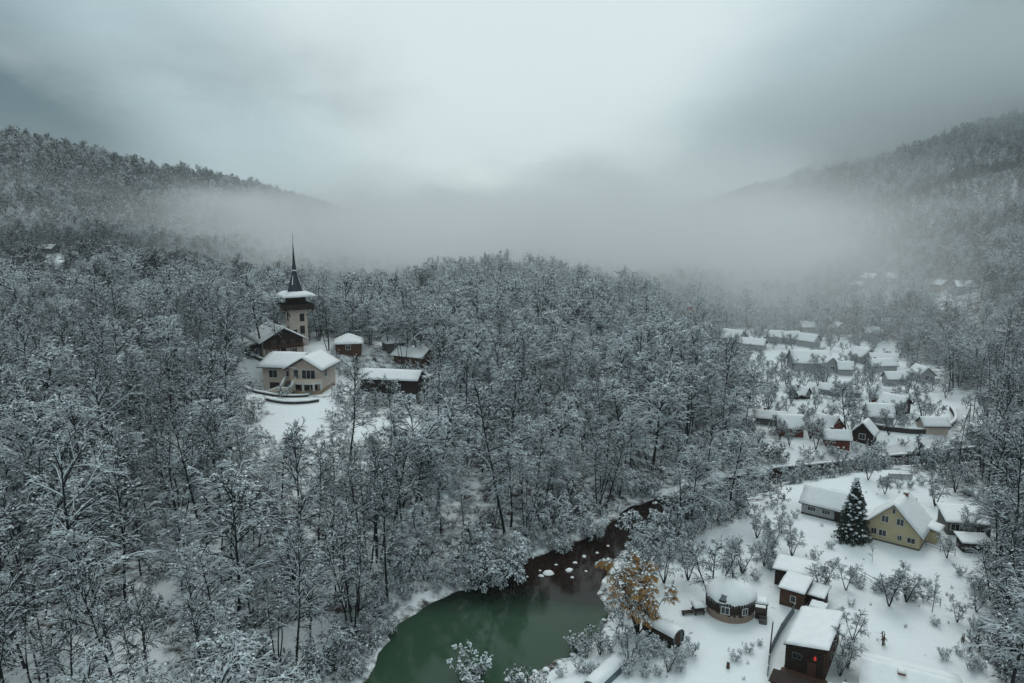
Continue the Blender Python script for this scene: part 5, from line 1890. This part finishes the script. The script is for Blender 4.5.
SH = [(735, 660, 1.6, 'snowy bush left of the post on the white yard'), (748, 652, 1.4, 'small snowy bush by the post on the white yard'), (760, 645, .9, 'tiny bush just above the leaning post'),
      (690, 655, 2.4, 'upright snowy bush in front of the barrel sauna'), (676, 662, 2.0, 'low bush below the sauna door'), (655, 655, 2.2, 'bush under the long side of the sauna'),
      (585, 672, 1.8, 'snow-covered bush at the water edge by the tunnel'), (645, 676, 1.8, 'bush right of the tunnel greenhouse'), (560, 676, 1.4, 'low bush on the snowy shore at the bottom edge'),
      (912, 545, 2.2, 'dark clipped bush at the right foot of the chalet gable'), (889, 541, 1.7, 'reddish small bush at the foot of the chalet gable'),
      (935, 625, 1.3, 'low bush under the slender sapling'), (985, 630, 1.6, 'bush beside the dead stems on the lower lawn'), (945, 660, 1.8, 'snowy bush at the right corner of the white roof house'),
      (960, 655, 1.4, 'small bush right of the white roof house'), (1000, 670, 2.0, 'bush at the lower right corner of the garden'), (815, 560, 2.0, 'bush right of the dark tree clump below the barn'),
      (858, 580, 1.4, 'bush at the upper end of the diagonal fence'), (830, 548, 1.5, 'bush left of the spruce foot'), (470, 690, 5.0, 'white snowy treetop poking up at the bottom edge of the pool'),
      (795, 518, 1.6, 'bush below the left end of the barn'), (770, 570, 1.8, 'dark hedge bush left of the flat shed'), (756, 580, 1.8, 'dark hedge bush next to the domed roof'),
      (960, 575, 1.8, 'bush at the upper right end of the lawn'), (975, 590, 2.2, 'snowy bush under the spreading tree right of the lawn'), (925, 600, 1.8, 'bush behind the slender sapling on the fence line')]
for px, py, h, lab in SH:
    put('shrub', 'shrub', px, py, h, lab, 'shrub')


bank = [q for q in BANK_L if 74 < q[1] < 112]
bank = [bank[0]] + [(a[0] * (1 - t_) + b[0] * t_, a[1] * (1 - t_) + b[1] * t_) for a, b in zip(bank[:-1], bank[1:]) for t_ in ((.25, .75) if math.dist(a, b) > 4 else (.5,))]
for k, q in enumerate(bank):
    x_, y_ = q[0] - rnd.uniform(.9, 2.4), q[1] + rnd.uniform(.3, 1.6)
    for t_ in (0, 1):
      place_tree('bank_willow', 'willow', x_ - 1.9 * t_, y_ + 1.5 * t_, rnd.uniform(.28, .5) + .12 * t_, rnd.uniform(0, 6.28), 'low snow-bowed willow bush overhanging the left bank of the green pool', 'willow', 'willow bushes along the left pool bank')
for k, q in enumerate([q for q in BANK_R if 26 < q[0] < 118]):
    for t_ in (0, 1):
        x_, y_ = q[0] + rnd.uniform(-3, 3), q[1] - rnd.uniform(1.0, 3.2) + 1.6 * t_ - .8
        place_tree('bank_willow', 'willow', x_, y_, rnd.uniform(.55, .85), rnd.uniform(0, 6.28), 'dark snow-dusted willow along the upper river below the village', 'willow', 'willows along the upper river')
for (cx, cy_, rx, ry, n_, where) in ((900, 597, 50, 12, 12, 'along the diagonal garden fence'), (630, 662, 55, 16, 16, 'on the shore around the barrel sauna'), (748, 560, 40, 16, 10, 'on the slope behind the round house'),
                                     (985, 625, 16, 45, 12, 'along the right edge of the lawn'), (700, 560, 40, 14, 8, 'below the pole fence on the white slope'), (915, 490, 60, 7, 10, 'behind the yellow chalet')):
    for k in range(n_):
        put('garden_shrub', 'shrub', cx + rnd.uniform(-rx, rx), cy_ + rnd.uniform(-ry, ry), rnd.uniform(.9, 2.3), 'small snowy bare shrub ' + where, 'shrub', 'shrubs ' + where)
VT = []
VH = [o_ for o_ in col.objects if o_.parent is None and o_.name.startswith('village')]
for k in range(900):
    px, py = rnd.uniform(722, 985), rnd.uniform(338, 458)
    q = W(px, py)
    inside = poly_dist(np.array([q[0]]), np.array([q[1]]), VILLAGE, True)[0] < -1
    clear_ = all(math.hypot(q[0] - o_.location.x, q[1] - o_.location.y) > 5.0 for o_ in VH if o_.parent is None and o_.name.startswith('village'))
    road_ = poly_dist(np.array([q[0]]), np.array([q[1]]), ROAD, False)[0] > 3.5
    if inside and clear_ and road_ and all(math.dist(q, w_) > 3.0 for w_ in VT) and len(VT) < 120:
        VT.append(q)
        row = 'in the lower village by the river wall' if py > 425 else ('among the middle village houses' if py > 385 else 'around the large hall')
        s_ = rnd.uniform(3.5, 7.0)
        place_tree('village_tree', 'fruit', q[0], q[1], s_ / 5.5, rnd.uniform(0, 6.28), 'bare snowy orchard tree ' + row, 'tree', 'orchard trees ' + row)


def build_spruce():
    x, y = W(852, 539)
    t = thing('spruce_tree', 'dark conical spruce with snow clumps between barn and yellow chalet', 'tree', (x, y, hz(x, y) - .1))
    rg = random.Random(12)
    Hh = 10.4
    MB().bar((0, 0, -.2), (0, 0, Hh), .2, n=7, r2=.03).build('trunk', BARK, t)
    S, K = [], []
    for i in range(34):
        u = i / 33
        z = .7 + (Hh - .9) * u
        L = (1 - u) ** .85 * 2.75 + .15
        n = int(7 + 9 * (1 - u))
        for j in range(n):
            a = 2 * math.pi * (j + rg.random() * .8) / n + i * .7
            l = L * rg.uniform(.75, 1.1)
            p0 = Vector((0, 0, z))
            d = Vector((math.cos(a), math.sin(a), -.18 + .35 * u))
            pts = [p0, p0 + d * l * .5 + Vector((0, 0, -.05 * l)), p0 + d * l + Vector((0, 0, -.10 * l))]
            for q in range(2):
                S.append((*pts[q], *pts[q + 1], .10 * (1 - .3 * q), .09 if q == 0 else .03))
            side = Vector((-math.sin(a), math.cos(a), 0))
            for s in (-1, 1):
                for tt in (.35, .55, .75, .92):
                    b = pts[0].lerp(pts[2], tt)
                    S.append((*b, *(b + (side * s * .62 + d * .6).normalized() * (1.05 - tt * .75) * .55 * l ** .6 + Vector((0, 0, -.12))), .085, .025))
            if rg.random() < .62:
                tt = rg.uniform(.45, .95)
                K.append(tuple(pts[0].lerp(pts[2], tt) + Vector((0, 0, .08))))
    V, F, M = prisms(S, .0, .004)
    link('crown', quad_mesh('spruce_crown', [(V, F, 0)], [NEEDLE]), t)
    Vs, Fs = [], []
    for c in K:
        r = rg.uniform(.15, .36)
        k = len(Vs)
        for lv, (q, zz) in enumerate(((.9, -.25), (1.0, .1), (.55, .48))):
            for i in range(6):
                a = i * 1.047 + rg.uniform(-.2, .2)
                Vs.append((c[0] + math.cos(a) * q * r * rg.uniform(.8, 1.25), c[1] + math.sin(a) * q * r * rg.uniform(.8, 1.25), c[2] + zz * r))
        for lv in range(2):
            for i in range(6):
                Fs.append((k + lv * 6 + i, k + lv * 6 + (i + 1) % 6, k + lv * 6 + 6 + (i + 1) % 6, k + lv * 6 + 6 + i))
        Fs += [(k + 12, k + 13, k + 14, k + 15), (k + 12, k + 15, k + 16, k + 17)]
    link('snow_load', quad_mesh('spruce_snow', [(Vs, Fs, 0)], [TSNOW]), t)


build_spruce()


def build_orange_willow():
    x, y = W(638, 634)
    t = thing('orange_willow', 'leaning willow with orange-brown leaves under snow at the pool edge', 'tree', (x, y, hz(x, y) - .1))
    g = Grow(77, kids=(9, 5), droop=(.10, .22, .3), twig_r=(.06, .03, .02), spread=(25, 65), lens=(.5, .5), flat=.2, tuft=.3, nseg=(5, 3, 2))
    for lean, h, r, nl in (((-.35, .12), 9.4, .24, 14), ((.10, .3), 9.2, .18, 12), ((-.05, -.1), 7.6, .12, 8), ((.85, .05), 6.6, .10, 7)):
        g.stem((0, 0, 0), lean, h, r, .42, nl, .33, (68, 25), 8)
    tv, tf = tubes(g.T, 7)
    link('trunk', quad_mesh('willow_trunk', [(tv, tf, 0)], [BARK]), t)
    link('crown', quad_mesh('willow_crown', g.crown_parts(.018, 1.0, .10, .26, cover=.6), [BROWNTWIG, TSNOW]), t)
    rg = random.Random(5)
    V, F = [], []
    for seg in g.C:
        if seg[6] > .032 or rg.random() < .25:
            continue
        p0, p1 = Vector(seg[:3]), Vector(seg[3:6])
        patch = math.sin(p0.x * 1.1 + 1) + math.sin(p0.y * 1.3) + math.sin(p0.z * 1.7 + 2)
        for q in range(13 if patch > -.7 else 2):
            c = p0.lerp(p1, rg.random()) + Vector((rg.uniform(-.12, .12), rg.uniform(-.12, .12), -rg.uniform(.05, .4)))
            a = rg.uniform(0, 6.28)
            d = Vector((math.cos(a) * .4, math.sin(a) * .4, -1)).normalized() * rg.uniform(.18, .42)
            w = Vector((-math.sin(a), math.cos(a), .2)) * rg.uniform(.016, .034)
            k = len(V)
            V += [c, c + d * .5 + w, c + d, c + d * .5 - w]
            F.append((k, k + 1, k + 2, k + 3))
    link('foliage', quad_mesh('willow_leaves', [([tuple(p) for p in V], F, 0)], [ORANGE]), t)


build_orange_willow()

# ------------------------------------------------------------------ river stones, stump, dead stems
def rock(px, py, r, label, group, snow=True):
    x, y = W(px, py)
    z = max(hz(x, y), 0.0)
    rg = random.Random(int(px * 31 + py))
    r *= .5 + .35 * rg.random()
    t = thing('river_rock', label, 'rock', (x, y, z - r * .12), rg.uniform(0, 6.28), group)
    def blob(k, zz, sq, cut):
        m = MB()
        n, rows = 9, 5
        v = [(0, 0, k * sq + zz)]
        for j in range(1, rows + 1):
            th = cut * j / rows
            for i in range(n):
                a = 2 * math.pi * i / n
                q = k * math.sin(th) * (1 + rg.uniform(-.16, .16))
                v.append((q * math.cos(a) * 1.2, q * math.sin(a), k * sq * math.cos(th) + zz))
        f = [(0, 1 + i, 1 + (i + 1) % n) for i in range(n)]
        for j in range(rows - 1):
            for i in range(n):
                f.append((1 + j * n + i, 1 + (j + 1) * n + i, 1 + (j + 1) * n + (i + 1) % n, 1 + j * n + (i + 1) % n))
        m.add(v, f)
        return m
    blob(r, 0, .6, 2.2).build('stone', ROCK, t, smooth=False)
    if snow:
        blob(r * 1.02, r * .16, .62, 1.45).build('snow_cap', SNOW, t, smooth=True)


for px, py, r in [(548, 584, 1.0), (541, 586, .7), (569, 581, .75), (556, 574, .4), (575, 573, .4), (584, 566, .4), (572, 588, .3), (597, 560, .35), (586, 578, .25), (608, 553, .35), (540, 578, .3)]:
    rock(px, py, r, 'snow-capped stone in the shallow dark water at the head of the pool', 'stones in the shallows at the head of the pool')
for px, py, r in [(520, 679, .8), (535, 672, .6), (546, 670, .5), (560, 663, .5), (573, 655, .45), (588, 645, .5), (508, 684, .6), (597, 637, .4), (604, 620, .4)]:
    rock(px, py, r, 'snow-capped shore stone along the right edge of the green pool', 'stones along the right shore of the pool')
for px, py, r in [(680, 497, 1.3), (668, 503, .7), (655, 506, .6)]:
    rock(px, py, r, 'snow-capped boulder where the dark river disappears among the trees', 'boulders at the upper river bend')

x, y = W(728, 668)
t = thing('tree_stump', 'brown tree stump sticking out of the snow at the bottom edge', 'stump', (x, y, hz(x, y)))
MB().lathe([(.24, -.3), (.20, .1), (.17, .55), (.18, .75), (.09, .82)], 9).build('wood', BROWNWOOD, t)
MB().lathe([(.16, .80), (.17, .88), (.08, .96)], 9).build('snow_cap', SNOW, t)


def dead_stems(px, py, n, h, label, spread=.6):
    x, y = W(px, py)
    t = thing('dead_plant', label, 'plant', (x, y, hz(x, y)))
    for k in range(n):
        a, q = rnd.uniform(0, 6.28), rnd.uniform(0, spread)
        b = Vector((q * math.cos(a), q * math.sin(a), -.1))
        hh = h * rnd.uniform(.6, 1.1)
        e = b + Vector((rnd.uniform(-.2, .2), rnd.uniform(-.2, .2), hh))
        m = MB().bar(b, e, .045, n=5, r2=.03)
        for j in range(5):
            c = b.lerp(e, rnd.uniform(.3, 1))
            m.bar(c, c + Vector((rnd.uniform(-.35, .35), rnd.uniform(-.35, .35), -.25)), .05, n=4, r2=.02)
        m.build('stem', BROWNTWIG, t)


def plant_dry_grass():
    x, y, rg = jitter_points(0, 85, 60, 130, 1.25, 61)
    g = poly_dist(x, y, GARDEN, True)
    k = (g < -1) & (rg.random(x.size) < .03 + .42 * sst(.12, .5, fbm(x / 6, y / 6, 23, 3)))
    x, y = x[k], y[k]
    z = H(x, y)
    n = len(x)
    ms = []
    for i in range(4):
        r_ = random.Random(900 + i)
        S = []
        for q in range(16):
            a, t_ = r_.uniform(0, 6.28), r_.uniform(.1, .5)
            b = (r_.uniform(-.18, .18), r_.uniform(-.18, .18), -.05)
            h_ = r_.uniform(.15, .5)
            S.append((*b, b[0] + math.cos(a) * t_ * h_, b[1] + math.sin(a) * t_ * h_, h_, .012, .005))
        v_, f_ = tubes(S, 3)
        ms.append(quad_mesh('grass_tuft', [(v_, f_, 0)], [BROWNTWIG]))
    o = gn_scatter('dry_grass', 'sparse withered grass poking through the garden snow', ms, np.stack([x, y, z], -1), np.stack([np.zeros(n), np.zeros(n), rg.uniform(0, 6.28, n)], -1), rg.uniform(.6, 1.4, n), rg.integers(0, 4, n))
    o['category'] = 'grass'


plant_dry_grass()
dead_stems(883, 645, 6, 2.0, 'clump of withered brown stems above the white roof', .35)
for px, py, h, l in ((963, 643, 1.4, 'leftmost withered stem of the group on the lower lawn'), (970, 652, 1.0, 'short dark withered stems in front of the lawn group'), (976, 648, 1.7, 'tallest withered stem of the group on the lower lawn'), (980, 653, 1.4, 'rightmost withered stem of the group on the lower lawn')):
    dead_stems(px, py, 3, h, l, .2)

# ------------------------------------------------------------------ air: even haze, low mist, cloud sitting on the mountains
def vol_box(name, label, x0, x1, y0, y1, z0, z1, m):
    o = MB().box(x0, y0, z0, x1, y1, z1).build(name, m)
    o['kind'] = 'stuff'
    o['label'] = label
    o['category'] = name
    return o


def vmat(name, color, dens, aniso=0.2):
    m = bpy.data.materials.new(name)
    m.use_nodes = True
    nt, L = m.node_tree.nodes, m.node_tree.links
    nt.clear()
    out = N(nt, 'ShaderNodeOutputMaterial')
    pv = N(nt, 'ShaderNodeVolumePrincipled')
    pv.inputs['Color'].default_value = (*color, 1)
    pv.inputs['Density'].default_value = dens
    pv.inputs['Anisotropy'].default_value = aniso
    L.new(pv.outputs[0], out.inputs['Volume'])
    return m, nt, L, pv


def mathn(nt, L, op, a, b=None, c=None, clamp=False):
    n = N(nt, 'ShaderNodeMath', operation=op, use_clamp=clamp)
    for i, v in enumerate((a, b, c)):
        if v is None:
            continue
        if isinstance(v, (int, float)):
            n.inputs[i].default_value = v
        else:
            L.new(v, n.inputs[i])
    return n.outputs[0]


def ramp01(nt, L, v, lo, hi):
    n = N(nt, 'ShaderNodeMapRange', interpolation_type='SMOOTHSTEP')
    n.inputs['From Min'].default_value = lo
    n.inputs['From Max'].default_value = hi
    L.new(v, n.inputs['Value'])
    return n.outputs[0]


def build_air():
    m, nt, L, pv = vmat('haze_air', (.93, .975, .98), HAZE)
    vol_box('haze', 'thin even winter haze filling the whole valley', -3050, 3050, -520, 4250, -8, 420, m)
    # low mist and cloud base
    m, nt, L, pv = vmat('mist_air', (.84, .90, .915), 0.0)
    tc = N(nt, 'ShaderNodeTexCoord')
    sp = N(nt, 'ShaderNodeSeparateXYZ')
    L.new(tc.outputs['Object'], sp.inputs[0])
    X, Y, Z = sp.outputs
    mp = N(nt, 'ShaderNodeMapping')
    mp.inputs['Scale'].default_value = (1 / 170, 1 / 240, 1 / 85)
    mp.inputs['Location'].default_value = MIST_OFF
    L.new(tc.outputs['Object'], mp.inputs[0])
    nz = N(nt, 'ShaderNodeTexNoise')
    nz.inputs['Scale'].default_value = 1.0
    nz.inputs['Detail'].default_value = 5
    nz.inputs['Roughness'].default_value = .64
    L.new(mp.outputs[0], nz.inputs['Vector'])
    n0 = mathn(nt, L, 'SUBTRACT', nz.outputs[0], .5)
    # cloud deck: base sinks from left to right
    zb = mathn(nt, L, 'MULTIPLY_ADD', X, -.155, DECK)
    zr = mathn(nt, L, 'SUBTRACT', Z, zb)
    zr = mathn(nt, L, 'MULTIPLY_ADD', n0, 260.0, zr)
    deck = mathn(nt, L, 'MULTIPLY', ramp01(nt, L, zr, 0, 110), ramp01(nt, L, Y, 300, 480))
    ax = mathn(nt, L, 'ABSOLUTE', mathn(nt, L, 'MULTIPLY_ADD', Y, -.06, X))
    ax = mathn(nt, L, 'MULTIPLY_ADD', n0, 300.0, ax)
    deck = mathn(nt, L, 'MULTIPLY', deck, ramp01(nt, L, ax, 130, 860))
    deck = mathn(nt, L, 'MULTIPLY', deck, ramp01(nt, L, Y, 1600, 1050))
    deck = mathn(nt, L, 'MULTIPLY', deck, DECK_D)
    # valley mist
    yl = mathn(nt, L, 'MULTIPLY_ADD', ramp01(nt, L, X, -40, -300), -290.0, Y)
    yl = mathn(nt, L, 'MULTIPLY_ADD', ramp01(nt, L, X, 20, 130), 75.0, yl)
    yl = mathn(nt, L, 'MULTIPLY_ADD', n0, 180.0, yl)
    zl = mathn(nt, L, 'MULTIPLY_ADD', n0, -190.0, Z)
    low = mathn(nt, L, 'MULTIPLY', ramp01(nt, L, yl, 190, 640), ramp01(nt, L, zl, 92, 10))
    low = mathn(nt, L, 'MULTIPLY', low, mathn(nt, L, 'MULTIPLY_ADD', ramp01(nt, L, n0, -.10, .14), .62, .38))
    xr = mathn(nt, L, 'MULTIPLY_ADD', Y, -.20, X)
    low = mathn(nt, L, 'MULTIPLY', low, mathn(nt, L, 'MULTIPLY_ADD', ramp01(nt, L, xr, 180, 60), .9, .1))
    clr = mathn(nt, L, 'MULTIPLY', ramp01(nt, L, Y, 760, 1000), ramp01(nt, L, X, 110, 220))
    low = mathn(nt, L, 'MULTIPLY', low, mathn(nt, L, 'MULTIPLY_ADD', clr, -.9, 1.0))
    low = mathn(nt, L, 'MULTIPLY', low, MIST_D)
    mc = N(nt, 'ShaderNodeMix', data_type='RGBA')
    L.new(ramp01(nt, L, Z, 115, 70), mc.inputs['Factor'])
    mc.inputs['A'].default_value = (.84, .90, .915, 1)
    mc.inputs['B'].default_value = (.975, .99, .995, 1)
    L.new(mc.outputs['Result'], pv.inputs['Color'])
    d = mathn(nt, L, 'ADD', deck, low)
    L.new(d, pv.inputs['Density'])
    o = vol_box('mist', 'drifting low mist and cloud base hanging on the mountainsides', -1300, 1400, 190, 2100, -4, 250, m)
    return o


HAZE, DECK, DECK_D, MIST_D, MIST_OFF = .00010, 146.0, .024, .021, (3.0, 1.0, .3)
build_air()
